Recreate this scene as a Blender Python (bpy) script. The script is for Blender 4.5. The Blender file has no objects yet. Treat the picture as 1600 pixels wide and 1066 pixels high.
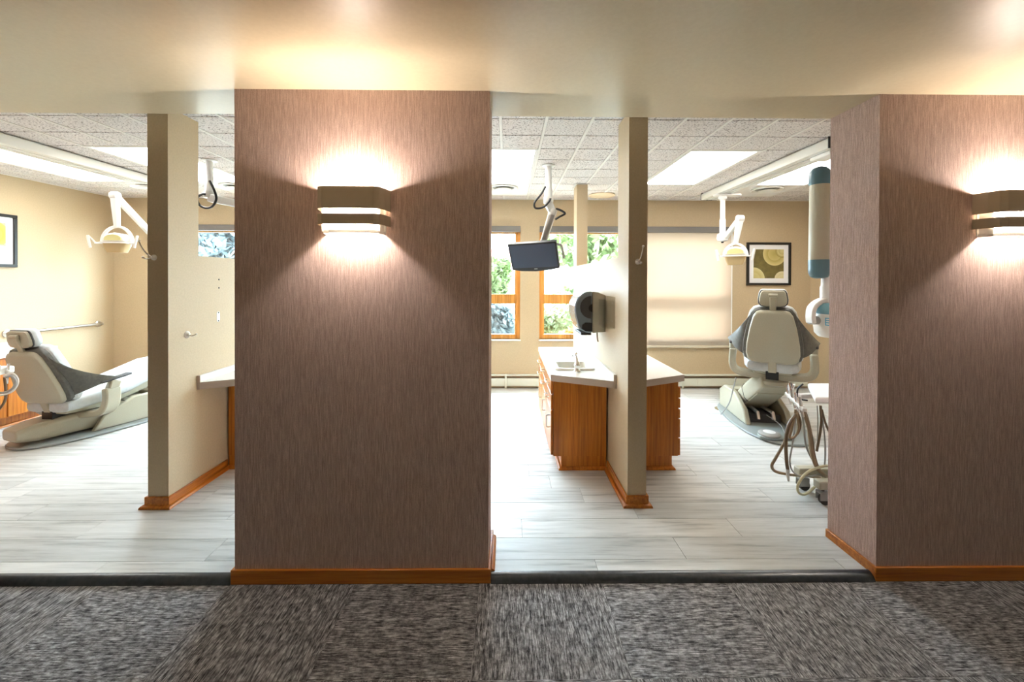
import bpy, bmesh, math, random
from mathutils import Vector, Matrix
random.seed(7)
S = bpy.context.scene
COL = S.collection
F = 0.025            # treatment-room vinyl sits a little above the corridor carpet
CEIL, SOF, HC = 2.507, 2.34, 1.442
T = 0.3048           # ceiling module
GX, GY = -0.0496, 3.0198
PI = math.pi

# ------------------------------------------------------------------ camera
FPX, CY = 641.32, 441.745
yaw, pitch, roll = 0.0109, -0.006, 0.0031
fw = Vector((math.sin(yaw)*math.cos(pitch), math.cos(yaw)*math.cos(pitch), math.sin(pitch)))
rt = Vector((math.cos(yaw), -math.sin(yaw), 0)); up = rt.cross(fw)
rt2 = rt*math.cos(roll)+up*math.sin(roll); up2 = -rt*math.sin(roll)+up*math.cos(roll)
cam = bpy.data.cameras.new('camera'); co = bpy.data.objects.new('camera', cam); COL.objects.link(co)
M3 = Matrix((rt2, up2, -fw)).transposed()
co.matrix_world = Matrix.Translation((0, 0, HC)) @ M3.to_4x4()
cam.sensor_width = 36; cam.sensor_fit = 'HORIZONTAL'; cam.lens = FPX/1600*36
cam.shift_y = -(533-CY)/1600; cam.clip_start = .05; cam.clip_end = 200
S.camera = co

def at(px, py, Y):
    """world point seen at a photo pixel, at depth Y"""
    d = fw+rt2*((px-800)/FPX)+up2*((CY-py)/FPX)
    return Vector((0, 0, HC))+d*(Y/d.y)

# ------------------------------------------------------------------ world, sun, exposure
w = bpy.data.worlds.new('sky'); S.world = w; w.use_nodes = True
wn = w.node_tree; bg = wn.nodes['Background']
bg.inputs['Color'].default_value = (.66, .84, 1.0, 1); bg.inputs['Strength'].default_value = 23.0
sl = bpy.data.lights.new('sun_offscreen', 'SUN'); sl.energy = 7.0; sl.angle = .02; sl.color = (1, .95, .86)
so = bpy.data.objects.new('sun_offscreen', sl); COL.objects.link(so); so.rotation_euler = (math.radians(48), 0, math.radians(-75))
so.location = (0, -10, 12)
S.view_settings.view_transform = 'Standard'; S.view_settings.look = 'None'
S.view_settings.gamma = 1; S.view_settings.exposure = 1.15
S.view_settings.use_curve_mapping = False
TROFFER, SCONCE = 5.8, 9.0

# ------------------------------------------------------------------ materials
def newmat(name, col=(.8,.8,.8), rough=.5, metal=0, spec=.5, coat=0, trans=0, ior=1.45):
    m = bpy.data.materials.new(name); m.use_nodes = True
    b = m.node_tree.nodes['Principled BSDF']
    b.inputs['Base Color'].default_value = (*col, 1); b.inputs['Roughness'].default_value = rough
    b.inputs['Metallic'].default_value = metal; b.inputs['Specular IOR Level'].default_value = spec
    b.inputs['Coat Weight'].default_value = coat; b.inputs['Transmission Weight'].default_value = trans
    b.inputs['IOR'].default_value = ior
    return m
def nodes(m): return m.node_tree.nodes, m.node_tree.links, m.node_tree.nodes['Principled BSDF']
def noise_tex(n, l, scale, stretch=(1,1,1), detail=3, rand=False, rough=.55):
    tc = n.new('ShaderNodeTexCoord'); mp = n.new('ShaderNodeMapping'); tx = n.new('ShaderNodeTexNoise')
    mp.inputs['Scale'].default_value = stretch; tx.inputs['Scale'].default_value = scale
    tx.inputs['Detail'].default_value = detail; tx.inputs['Roughness'].default_value = rough
    src = tc.outputs['Object']
    if rand:
        oi = n.new('ShaderNodeObjectInfo'); ad = n.new('ShaderNodeVectorMath'); ad.operation = 'MULTIPLY_ADD'
        cb = n.new('ShaderNodeCombineXYZ')
        for k in range(3): l.new(oi.outputs['Random'], cb.inputs[k])
        ad.inputs[1].default_value = (37, 53, 29); l.new(cb.outputs[0], ad.inputs[0]); l.new(src, ad.inputs[2]); src = ad.outputs[0]
    l.new(src, mp.inputs['Vector']); l.new(mp.outputs[0], tx.inputs['Vector'])
    return tx
def ramp(n, l, fac, stops):
    r = n.new('ShaderNodeValToRGB'); e = r.color_ramp.elements
    while len(e) < len(stops): e.new(.5)
    for k, (p, c) in enumerate(stops): e[k].position = p; e[k].color = (*c, 1)
    l.new(fac, r.inputs[0]); return r
def bump(n, l, b, h, strength, dist=.002):
    bp = n.new('ShaderNodeBump'); bp.inputs['Strength'].default_value = strength; bp.inputs['Distance'].default_value = dist
    l.new(h, bp.inputs['Height']); l.new(bp.outputs[0], b.inputs['Normal']); return bp
def mottled(name, c1, c2, scale, rough=.5, stretch=(1,1,1), bs=.0, detail=3, lo=.35, hi=.65, rand=False, spec=.5, metal=0):
    m = newmat(name, c1, rough, metal, spec); n, l, b = nodes(m)
    tx = noise_tex(n, l, scale, stretch, detail, rand)
    r = ramp(n, l, tx.outputs['Fac'], [(lo, c1), (hi, c2)]); l.new(r.outputs[0], b.inputs['Base Color'])
    if bs: bump(n, l, b, tx.outputs['Fac'], bs)
    return m
def mixcol(n, l, a, b_, fac, mode='MIX'):
    x = n.new('ShaderNodeMix'); x.data_type = 'RGBA'; x.blend_type = mode
    if isinstance(fac, float): x.inputs[0].default_value = fac
    else: l.new(fac, x.inputs[0])
    l.new(a, x.inputs[6]); l.new(b_, x.inputs[7]); return x.outputs[2]

M = {}
M['paint'] = mottled('tan wall paint', (.505,.395,.25), (.545,.425,.27), 90, .55, bs=.06)
M['ceil_paint'] = mottled('beige ceiling paint', (.62,.495,.32), (.645,.52,.34), 60, .34, bs=.03, spec=.45)
# strie wallpaper
def wallpaper():
    m = newmat('strie wallpaper', (.4,.33,.3), .75, spec=.25); n, l, b = nodes(m)
    a = noise_tex(n, l, 1, (380, 380, 17), 3); r = ramp(n, l, a.outputs['Fac'], [(.28, (.43,.295,.245)), (.52, (.59,.42,.36)), (.74, (.77,.585,.52))])
    c = noise_tex(n, l, 1, (800, 800, 260), 2); r2 = ramp(n, l, c.outputs['Fac'], [(.3, (.72,.72,.72)), (.7, (1.2,1.2,1.2))])
    l.new(mixcol(n, l, r.outputs[0], r2.outputs[0], 1.0, 'MULTIPLY'), b.inputs['Base Color'])
    bump(n, l, b, a.outputs['Fac'], .35, .0015); return m
M['wallpaper'] = wallpaper()
# carpet tile: fine ribs along local Y, darker flecks in bars
def carpet():
    m = newmat('grey carpet', (.15,.15,.15), .95, spec=.1); n, l, b = nodes(m)
    tc = n.new('ShaderNodeTexCoord'); wv = n.new('ShaderNodeTexWave'); wv.bands_direction = 'X'
    wv.inputs['Scale'].default_value = 75; wv.inputs['Distortion'].default_value = .5; wv.inputs['Detail Scale'].default_value = 30
    l.new(tc.outputs['Object'], wv.inputs['Vector'])
    a = noise_tex(n, l, 1, (150, 20, 1), 4, True, .75); c = noise_tex(n, l, 1, (38, 38, 1), 4, True, .7)
    r = ramp(n, l, a.outputs['Fac'], [(.36, (.045,.043,.044)), (.52, (.295,.28,.275)), (.70, (.64,.625,.62))])
    r2 = ramp(n, l, c.outputs['Fac'], [(.36, (.50,.50,.50)), (.6, (1.15,1.15,1.15))])
    r3 = ramp(n, l, wv.outputs['Color'], [(.0, (.42,.42,.42)), (.6, (1.2,1.2,1.2))])
    x = mixcol(n, l, r.outputs[0], r2.outputs[0], 1.0, 'MULTIPLY'); x = mixcol(n, l, x, r3.outputs[0], 1.0, 'MULTIPLY')
    l.new(x, b.inputs['Base Color']); bump(n, l, b, wv.outputs['Color'], .6, .003); return m
M['carpet'] = carpet()
def plank():
    m = newmat('grey oak vinyl', (.6,.6,.6), .46, spec=.35); n, l, b = nodes(m)
    a = noise_tex(n, l, 1, (2.2, 26, 1), 5, True, .62); r = ramp(n, l, a.outputs['Fac'], [(.27, (.33,.335,.325)), (.45, (.575,.575,.555)), (.70, (.71,.71,.695))])
    c = noise_tex(n, l, 1, (1.1, 70, 1), 3, True); r2 = ramp(n, l, c.outputs['Fac'], [(.26, (.45,.45,.44)), (.36, (1,1,1))])
    oi = n.new('ShaderNodeObjectInfo'); r4 = ramp(n, l, oi.outputs['Random'], [(0, (.86,.87,.86)), (1, (1.06,1.05,1.03))])
    x = mixcol(n, l, r.outputs[0], r2.outputs[0], .6, 'MULTIPLY'); x = mixcol(n, l, x, r4.outputs[0], 1.0, 'MULTIPLY')
    l.new(x, b.inputs['Base Color']); bump(n, l, b, a.outputs['Fac'], .10, .002); return m
M['plank'] = plank()
def wood(name, c1, c2, c3, axis='Z', rough=.38, sc=1.0):
    m = newmat(name, c1, rough, spec=.5, coat=.15); n, l, b = nodes(m)
    st = {'Z': (60*sc, 60*sc, 2.2*sc), 'X': (2.2*sc, 60*sc, 60*sc), 'Y': (60*sc, 2.2*sc, 60*sc)}[axis]
    a = noise_tex(n, l, 1, st, 5, False, .6); big = noise_tex(n, l, 1, tuple(v*.16 for v in st), 2)
    r = ramp(n, l, a.outputs['Fac'], [(.32, c1), (.5, c2), (.68, c3)])
    r2 = ramp(n, l, big.outputs['Fac'], [(.35, (.78,.76,.72)), (.65, (1.08,1.08,1.08))])
    l.new(mixcol(n, l, r.outputs[0], r2.outputs[0], 1.0, 'MULTIPLY'), b.inputs['Base Color']); return m
M['oak'] = wood('honey oak', (.36,.10,.006), (.53,.165,.012), (.63,.235,.028))
M['oakx'] = wood('honey oak along x', (.36,.10,.006), (.53,.165,.012), (.63,.235,.028), 'X')
M['oaky'] = wood('honey oak along y', (.36,.10,.006), (.53,.165,.012), (.63,.235,.028), 'Y')
M['oakfront'] = wood('honey oak front base', (.36,.10,.006), (.53,.165,.012), (.63,.235,.028), 'X')
M['winwood'] = wood('window pine', (.46,.19,.03), (.62,.28,.055), (.74,.38,.10))
M['oakdoor'] = wood('honey oak door', (.36,.10,.006), (.53,.165,.012), (.63,.235,.028))
M['laminate'] = mottled('pale laminate', (.74,.70,.64), (.80,.765,.71), 160, .32)
M['lamedge'] = newmat('taupe laminate edge', (.50,.41,.33), .4)
M['rubber'] = mottled('black rubber', (.022,.028,.034), (.045,.052,.06), 40, .33, bs=.05, spec=.9)
M['white'] = newmat('white enamel', (.80,.80,.78), .35)
M['offwhite'] = newmat('off white plastic', (.74,.73,.68), .4)
M['cream'] = newmat('cream heater paint', (.70,.72,.62), .4)
M['ceramic'] = newmat('cream enamel', (.84,.82,.74), .2)
M['beige'] = mottled('beige moulded plastic', (.40,.375,.28), (.43,.40,.30), 200, .42)
M['greyvinyl'] = mottled('pale grey upholstery', (.50,.53,.53), (.55,.58,.58), 30, .45)
M['sling'] = mottled('dark grey sling', (.085,.085,.078), (.115,.115,.10), 40, .42)
M['darkgrey'] = newmat('dark grey plastic', (.055,.055,.055), .5)
M['plate'] = newmat('grey green base plate', (.27,.30,.29), .35)
M['black'] = newmat('black plastic', (.012,.012,.013), .4)
M['screen'] = newmat('dark screen', (.035,.048,.085), .35, spec=.6)
M['chrome'] = newmat('chrome', (.82,.83,.85), .12, 1)
M['steel'] = newmat('brushed nickel', (.62,.60,.56), .3, 1)
M['nickel'] = newmat('satin nickel', (.72,.69,.64), .3, .55)
M['teal'] = newmat('teal plastic', (.085,.175,.215), .35)
M['paleteal'] = newmat('pale teal plastic', (.20,.42,.50), .35)
M['labelblue'] = newmat('blue sticker', (.10,.42,.62), .5)
M['hose'] = newmat('tan hose', (.30,.22,.13), .5)
M['hosedark'] = newmat('brown hose', (.16,.11,.06), .5)
M['hosegrey'] = newmat('grey hose', (.33,.33,.31), .5)
M['hoseyel'] = newmat('pale yellow hose', (.60,.56,.36), .5)
M['subfloor'] = newmat('grey subfloor', (.34,.33,.31), .9)
M['sconce'] = newmat('taupe metal sconce', (.60,.49,.355), .45)
M['amber'] = newmat('amber reflector', (.62,.46,.24), .3)
M['stain'] = newmat('yellowed plastic', (.75,.60,.40), .5)
M['brass'] = newmat('brass floor cover', (.36,.28,.14), .4, .6)
M['tee'] = newmat('white tee bar', (.74,.71,.66), .5)
M['frame'] = newmat('black picture frame', (.012,.011,.010), .35)
M['mat'] = newmat('white mat board', (.80,.80,.80), .8)
M['asphalt'] = mottled('pale paving', (.24,.23,.20), (.33,.32,.28), 6, .9)
M['siding'] = newmat('white siding', (.78,.74,.72), .6)
M['roofred'] = newmat('red shingles', (.42,.14,.10), .8)
M['bark'] = mottled('bark', (.16,.12,.09), (.25,.20,.15), 20, .9, (1,1,.2))
def ceil_tile():
    m = newmat('fissured ceiling tile', (.7,.68,.64), .9, spec=.2); n, l, b = nodes(m)
    a = noise_tex(n, l, 95, (1,1,1), 2, True, .5); r = ramp(n, l, a.outputs['Fac'], [(.35, (.20,.165,.15)), (.42, (.64,.595,.565)), (.6, (.73,.685,.655))])
    l.new(r.outputs[0], b.inputs['Base Color']); bump(n, l, b, a.outputs['Fac'], .4, .003); return m
M['tile'] = ceil_tile()
def leaf(name, c):
    m = bpy.data.materials.new(name); m.use_nodes = True; n, l, b = nodes(m); out = n['Material Output']
    tx = noise_tex(n, l, 1.1, (1,1,1), 2); r = ramp(n, l, tx.outputs['Fac'], [(.35, tuple(v*.7 for v in c)), (.65, tuple(min(1, v*1.3) for v in c))])
    l.new(r.outputs[0], b.inputs['Base Color']); b.inputs['Roughness'].default_value = .5
    t = n.new('ShaderNodeBsdfTranslucent'); l.new(r.outputs[0], t.inputs[0]); mx = n.new('ShaderNodeMixShader'); mx.inputs[0].default_value = .45
    l.new(b.outputs[0], mx.inputs[1]); l.new(t.outputs[0], mx.inputs[2]); l.new(mx.outputs[0], out.inputs[0]); return m
M['leaf'] = leaf('green leaves', (.125,.175,.06)); M['leaf2'] = leaf('pale leaves', (.19,.225,.10)); M['leaf3'] = leaf('blue green leaves', (.13,.165,.17)); M['leaf4'] = leaf('autumn leaves', (.30,.15,.04))
def glassmat(name, tint=(1,1,1), gloss=.06):
    m = bpy.data.materials.new(name); m.use_nodes = True; n = m.node_tree.nodes; l = m.node_tree.links; n.clear()
    o = n.new('ShaderNodeOutputMaterial'); t = n.new('ShaderNodeBsdfTransparent'); g = n.new('ShaderNodeBsdfGlossy'); mx = n.new('ShaderNodeMixShader')
    t.inputs[0].default_value = (*tint, 1); g.inputs['Roughness'].default_value = .03; mx.inputs[0].default_value = gloss
    l.new(t.outputs[0], mx.inputs[1]); l.new(g.outputs[0], mx.inputs[2]); l.new(mx.outputs[0], o.inputs[0]); return m
M['glass'] = glassmat('window glass', (.97,.985,.98)); M['acrylic'] = glassmat('clear acrylic', (.97,.975,.97), .10)
def shade():
    m = bpy.data.materials.new('cream roller shade'); m.use_nodes = True; n = m.node_tree.nodes; l = m.node_tree.links; n.clear()
    o = n.new('ShaderNodeOutputMaterial'); d = n.new('ShaderNodeBsdfDiffuse'); t = n.new('ShaderNodeBsdfTranslucent'); tr = n.new('ShaderNodeBsdfTransparent')
    d.inputs[0].default_value = (.74,.66,.54,1); t.inputs[0].default_value = (.44,.355,.285,1); tr.inputs[0].default_value = (1,.93,.82,1)
    a = n.new('ShaderNodeMixShader'); a.inputs[0].default_value = .5; b = n.new('ShaderNodeMixShader'); b.inputs[0].default_value = .034
    l.new(d.outputs[0], a.inputs[1]); l.new(t.outputs[0], a.inputs[2]); l.new(a.outputs[0], b.inputs[1]); l.new(tr.outputs[0], b.inputs[2]); l.new(b.outputs[0], o.inputs[0]); return m
M['shade'] = shade()
def emit(name, col, s):
    m = bpy.data.materials.new(name); m.use_nodes = True; n, l, b = nodes(m)
    b.inputs['Base Color'].default_value = (.8,.8,.8,1); b.inputs['Emission Color'].default_value = (*col, 1); b.inputs['Emission Strength'].default_value = s; return m
M['lens'] = emit('lit troffer lens', (1, .97, .92), TROFFER)
M['bulb'] = emit('lit sconce tube', (1, .88, .72), 5)
def art(name, circles, bgc):
    """flat print: soft rings in a few olive tones; circle = (x, z, r, inner, outer) in mesh coordinates (first axis, z)"""
    m = newmat(name, bgc, .6); n, l, b = nodes(m)
    tc = n.new('ShaderNodeTexCoord'); tx = noise_tex(n, l, 14, (1,1,1), 4)
    rg = ramp(n, l, tx.outputs['Fac'], [(.3, tuple(v*.75 for v in bgc)), (.7, tuple(min(1, v*1.25) for v in bgc))]); cur = rg.outputs[0]
    for (p, r_, ci, cout) in circles:
        ds = n.new('ShaderNodeVectorMath'); ds.operation = 'DISTANCE'; ds.inputs[1].default_value = p; l.new(tc.outputs['Object'], ds.inputs[0])
        mr = n.new('ShaderNodeMapRange'); mr.inputs[1].default_value = 0; mr.inputs[2].default_value = r_; l.new(ds.outputs['Value'], mr.inputs[0])
        rr = ramp(n, l, mr.outputs[0], [(0, ci), (.55, tuple((x+y)/2 for x, y in zip(ci, cout))), (.6, ci), (.98, cout)])
        lt = n.new('ShaderNodeMath'); lt.operation = 'LESS_THAN'; lt.inputs[1].default_value = r_; l.new(ds.outputs['Value'], lt.inputs[0])
        cur = mixcol(n, l, cur, rr.outputs[0], lt.outputs[0])
    l.new(cur, b.inputs['Base Color']); return m

# ------------------------------------------------------------------ geometry helpers
class MB:
    def __init__(s): s.v = []; s.f = []
    def add(s, vs, fs):
        o = len(s.v); s.v += [Vector(x) for x in vs]; s.f += [tuple(i+o for i in q) for q in fs]; return s
    def box(s, x0, x1, y0, y1, z0, z1):
        return s.add([(x0,y0,z0),(x1,y0,z0),(x1,y1,z0),(x0,y1,z0),(x0,y0,z1),(x1,y0,z1),(x1,y1,z1),(x0,y1,z1)],
                     [(3,2,1,0),(4,5,6,7),(0,1,5,4),(1,2,6,5),(2,3,7,6),(3,0,4,7)])
    def obox(s, c, ax, h):
        c = Vector(c); a = [Vector(x).normalized()*k for x, k in zip(ax, h)]
        vs = [c+a[0]*i+a[1]*j+a[2]*k for k in (-1,1) for i, j in ((-1,-1),(1,-1),(1,1),(-1,1))]
        return s.add(vs, [(3,2,1,0),(4,5,6,7),(0,1,5,4),(1,2,6,5),(2,3,7,6),(3,0,4,7)])
    def bar(s, p, q, w, h, upv=(0,0,1), w2=None, h2=None):
        p = Vector(p); q = Vector(q); d = (q-p).normalized(); sd = d.cross(Vector(upv))
        if sd.length < 1e-4: sd = d.cross(Vector((0,1,0)))
        sd.normalize(); u = sd.cross(d)
        w2 = w2 or w; h2 = h2 or h; vs = []
        for o, ww, hh in ((p,w,h),(q,w2,h2)):
            vs += [o-sd*ww/2-u*hh/2, o+sd*ww/2-u*hh/2, o+sd*ww/2+u*hh/2, o-sd*ww/2+u*hh/2]
        return s.add(vs, [(3,2,1,0),(4,5,6,7),(0,1,5,4),(1,2,6,5),(2,3,7,6),(3,0,4,7)])
    def loft(s, rings, cap=True):
        n = len(rings[0]); vs = [p for r in rings for p in r]; fs = []
        for k in range(len(rings)-1):
            for i in range(n):
                j = (i+1) % n; fs.append((k*n+i, k*n+j, (k+1)*n+j, (k+1)*n+i))
        if cap: fs.append(tuple(range(n-1,-1,-1))); fs.append(tuple((len(rings)-1)*n+i for i in range(n)))
        return s.add(vs, fs)
    def prism(s, outline, fn, w0, w1):
        return s.loft([[fn(u, v, w0) for u, v in outline], [fn(u, v, w1) for u, v in outline]])
    def tube(s, pts, r, n=8, sq=None):
        pts = [Vector(p) for p in pts]; rs = r if isinstance(r, (list, tuple)) else [r]*len(pts); rings = []
        t0 = (pts[1]-pts[0]).normalized(); ref = Vector((0,0,1)) if abs(t0.z) < .9 else Vector((0,1,0))
        u = t0.cross(ref).normalized()
        for i, p in enumerate(pts):
            t = (pts[min(i+1, len(pts)-1)]-pts[max(i-1, 0)]).normalized()
            u = (u-t*u.dot(t)).normalized(); v = t.cross(u)
            rings.append([p+(u*math.cos(2*PI*k/n)+v*math.sin(2*PI*k/n))*rs[i] for k in range(n)])
        return s.loft(rings)
    def sweep(s, pts, w, h, side):
        """rectangular section along a path; side = fixed width direction"""
        pts = [Vector(p) for p in pts]; sd = Vector(side).normalized(); rings = []
        for i, p in enumerate(pts):
            t = (pts[min(i+1, len(pts)-1)]-pts[max(i-1, 0)]).normalized(); u = t.cross(sd).normalized()
            rings.append([p+sd*a*w/2+u*b*h/2 for a, b in ((-1,-1),(1,-1),(1,1),(-1,1))])
        return s.loft(rings)
    def lathe(s, prof, o=(0,0,0), ax=(0,0,1), n=24):
        o = Vector(o); a = Vector(ax).normalized(); u = a.orthogonal().normalized(); v = a.cross(u)
        return s.loft([[o+a*z+(u*math.cos(2*PI*k/n)+v*math.sin(2*PI*k/n))*max(r, 1e-4) for k in range(n)] for r, z in prof])
    def cyl(s, p, q, r, n=16, r2=None):
        p = Vector(p); q = Vector(q); return s.lathe([(r, 0), (r2 or r, (q-p).length)], p, q-p, n)
    def ball(s, c, r, n=12):
        return s.lathe([(r*math.sin(PI*k/8), -r*math.cos(PI*k/8)) for k in range(9)], c, (0,0,1), n)
    def xf(s, mat): s.v = [mat @ p for p in s.v]; return s
def smooth_path(pts, n=5):
    P = [Vector(p) for p in pts]; P = [P[0]*2-P[1]]+P+[P[-1]*2-P[-2]]; out = []
    for i in range(1, len(P)-2):
        for k in range(n):
            t = k/n; a, b, c, d = P[i-1:i+3]
            out.append(.5*((2*b)+(c-a)*t+(2*a-5*b+4*c-d)*t*t+(3*b-a-3*c+d)*t**3))
    out.append(P[-2]); return out
def rrect(w, h, r, n=4, cx=0, cy=0):
    o = []
    for sx, sy, a0 in ((1,1,0),(-1,1,90),(-1,-1,180),(1,-1,270)):
        for k in range(n+1):
            a = math.radians(a0+90*k/n); o.append((cx+sx*(w/2-r)+r*math.cos(a), cy+sy*(h/2-r)+r*math.sin(a)))
    return o
def XZ(y0): return lambda u, v, w: Vector((u, y0+w, v))
def YZ(x0): return lambda u, v, w: Vector((x0+w, u, v))
def XY(z0): return lambda u, v, w: Vector((u, v, z0+w))

def mesh_of(mb, name, off=Vector((0,0,0)), sharp=38):
    me = bpy.data.meshes.new(name); me.from_pydata([p-off for p in mb.v], [], mb.f); me.update()
    bm = bmesh.new(); bm.from_mesh(me); bmesh.ops.recalc_face_normals(bm, faces=bm.faces); bm.to_mesh(me); bm.free()
    me.polygons.foreach_set('use_smooth', [True]*len(me.polygons)); me.set_sharp_from_angle(angle=math.radians(sharp)); return me
def wloc(o):
    v = Vector((0,0,0))
    while o: v = v+Vector(o.location); o = o.parent
    return v
def ob(name, mb, mat, parent=None, bev=0, local=False, seg=2, label=None, kind=None):
    """links ONE mesh object; geometry given in world coordinates unless local"""
    off = Vector((0,0,0)) if (local or parent is None) else wloc(parent)
    me = mesh_of(mb, name, off); me.materials.append(M[mat] if isinstance(mat, str) else mat)
    o = bpy.data.objects.new(name, me); COL.objects.link(o); o.parent = parent
    if bev:
        b = o.modifiers.new('bevel', 'BEVEL'); b.width = bev; b.segments = seg; b.limit_method = 'ANGLE'; b.angle_limit = math.radians(35)
    if label: o['label'] = label
    if kind: o['kind'] = kind
    return o
def tag(o, label, cat, group=None, kind=None):
    o['label'] = label; o['category'] = cat
    if group: o['group'] = group
    if kind: o['kind'] = kind
    return o
def thing(name, label, cat, loc=(0,0,0), rz=0, group=None, kind=None):
    o = bpy.data.objects.new(name, None); COL.objects.link(o); o.location = loc; o.rotation_euler = (0,0,rz)
    o.empty_display_size = .05; return tag(o, label, cat, group, kind)
def copy_tree(o, parent=None):
    c = o.copy(); COL.objects.link(c); c.parent = parent
    for ch in list(o.children): copy_tree(ch, c)
    return c
def st(name, mb, mat, label, cat, bev=0):
    return tag(ob(name, mb, mat, bev=bev), label, cat, kind='structure')

# ------------------------------------------------------------------ shell
XL, XR_, YB = -5.134, 4.02, 5.404
CA0, CA1, CB0 = -1.290, -.088, 1.783
YF, YJ = 1.954, 2.254                      # front wall: face and back
PLx0, PLx1, PRx0, PRx1 = -2.228, -2.102, .758, .876
def piece(name, mesh, parent, loc, rz=0):
    o = bpy.data.objects.new(name, mesh); COL.objects.link(o); o.parent = parent; o.location = loc; o.rotation_euler = (0,0,rz); return o

# vinyl floor with planks
fl = st('floor', MB().box(XL-.1, XR_+.1, 1.975, YB+.1, -.12, F-.006), 'subfloor', 'treatment room floor of pale grey oak planks', 'floor')
def plank_mesh(L, W):
    g = .0012; mb = MB().box(-L/2+g, L/2-g, -W/2+g, W/2-g, -.006, 0)
    me = mesh_of(mb, 'plank'); me.materials.append(M['plank']); return me
PW, PL = .178, 1.22
ys = [(1.975, 2.071)]+[(2.071+PW*k, min(2.071+PW*(k+1), YB)) for k in range(19) if 2.071+PW*k < YB-.02]
cache = {}
offs = [.52, .02, .80, .33, 1.05, .6, .15, .9, .42, 1.1]
first = {0: .52, 1: .05, 2: .88, 3: .18}
for r, (y0, y1) in enumerate(ys):
    x = XL-first.get(r, offs[(r*7) % 10]+random.uniform(0, .12)); Wd = y1-y0
    while x < XR_:
        x0, x1 = max(x, XL), min(x+PL, XR_); x += PL
        if x1-x0 < .03: continue
        k = (round(x1-x0, 3), round(Wd, 3))
        if k not in cache: cache[k] = plank_mesh(*k)
        piece('plank', cache[k], fl, ((x0+x1)/2, (y0+y1)/2, F+random.uniform(-.0004, .0004)))
# carpet
cf = st('floor_corridor', MB().box(-6, 6, -2.2, 1.975, -.12, -.008), 'subfloor', 'corridor floor of dark grey carpet tiles', 'floor')
CT = .5865
def ct_mesh(L, W):
    g = .0008; me = mesh_of(MB().box(-L/2+g, L/2-g, -W/2+g, W/2-g, -.008, 0), 'carpet_tile'); me.materials.append(M['carpet']); return me
full = ct_mesh(CT, CT); cut = {}
for i in range(-8, 9):
    x = .457-CT/2+CT*i
    for j in range(4):
        rz = PI/2 if (i+j) % 2 else 0
        if j == 0:
            L, W = (CT, 1.965-1.472); 
            if rz: L, W = W, L
            if rz not in cut: cut[rz] = ct_mesh(L, W)
            piece('carpet_tile', cut[rz], cf, (x, (1.965+1.472)/2, 0), rz)
        else: piece('carpet_tile', full, cf, (x, 1.472-CT*(j-.5), 0), rz)
# rubber reducer strips in the two openings
def reducer(x0, x1, nm, lab):
    prof = [(1.938, .0), (1.941, .008), (1.950, .019), (1.962, .027), (1.976, .031), (1.984, .030), (1.984, .0)]
    st(nm, MB().loft([[Vector((x, y, z)) for y, z in prof] for x in (x0, x1)]), 'rubber', lab, 'threshold')
reducer(-3.14, CA0-.014, 'trim_1', 'black rubber threshold strip left of the sconce pier')
reducer(CA1+.014, CB0-.014, 'trim_2', 'black rubber threshold strip between the two wallpapered piers')

# piers
def wall(nm, x0, x1, y0, y1, z0, z1, mat, lab): return st(nm, MB().box(x0, x1, y0, y1, z0, z1), mat, lab, 'wall')
wall('wall_front_center', CA0, CA1, YF, YJ, 0, SOF+.02, 'wallpaper', 'free pier in taupe strie wallpaper between the two openings')
wall('wall_front_right', CB0, 6, YF, YJ, 0, SOF+.02, 'wallpaper', 'wide wallpapered wall right of the opening')
wall('wall_front_left', -6, -3.16, YF, YJ, 0, SOF+.02, 'wallpaper', 'wallpapered wall beyond the left opening')
st('ceiling_corridor', MB().box(-6, 6, -2.2, YJ, SOF, CEIL+.12), 'ceil_paint', 'satin beige painted corridor ceiling', 'ceiling')
wall('wall_corridor_back', -6, 6, -2.3, -2.2, 0, SOF+.02, 'paint', 'plain corridor wall behind the camera')
wall('wall_corridor_left', -6.1, -6, -2.3, YJ, 0, SOF+.02, 'paint', 'plain wall at the left end of the corridor')
wall('wall_corridor_right', 6, 6.1, -2.3, YJ, 0, SOF+.02, 'paint', 'plain wall at the right end of the corridor')
wall('wall_left', XL-.12, XL, YJ, YB+.14, 0, CEIL+.1, 'paint', 'cream lit side wall with the grab rail')
wall('wall_right', XR_, XR_+.12, YJ, YB+.14, 0, CEIL+.1, 'paint', 'tan side wall beside the x-ray unit')
# back wall around the window holes
ZS, ZH = .660, 2.150
holes = [(-4.45, -3.20), (-2.38, .166), (.42, 2.96)]
wb = MB().box(XL-.12, XR_+.12, YB, YB+.14, 0, ZS).box(XL-.12, XR_+.12, YB, YB+.14, ZH, CEIL+.1)
xs = [XL-.12]+[v for h in holes for v in h]+[XR_+.12]
for a, b in zip(xs[0::2], xs[1::2]): wb.box(a, b, YB, YB+.14, ZS, ZH)
st('wall_back', wb, 'paint', 'tan back wall with the windows', 'wall')

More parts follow.
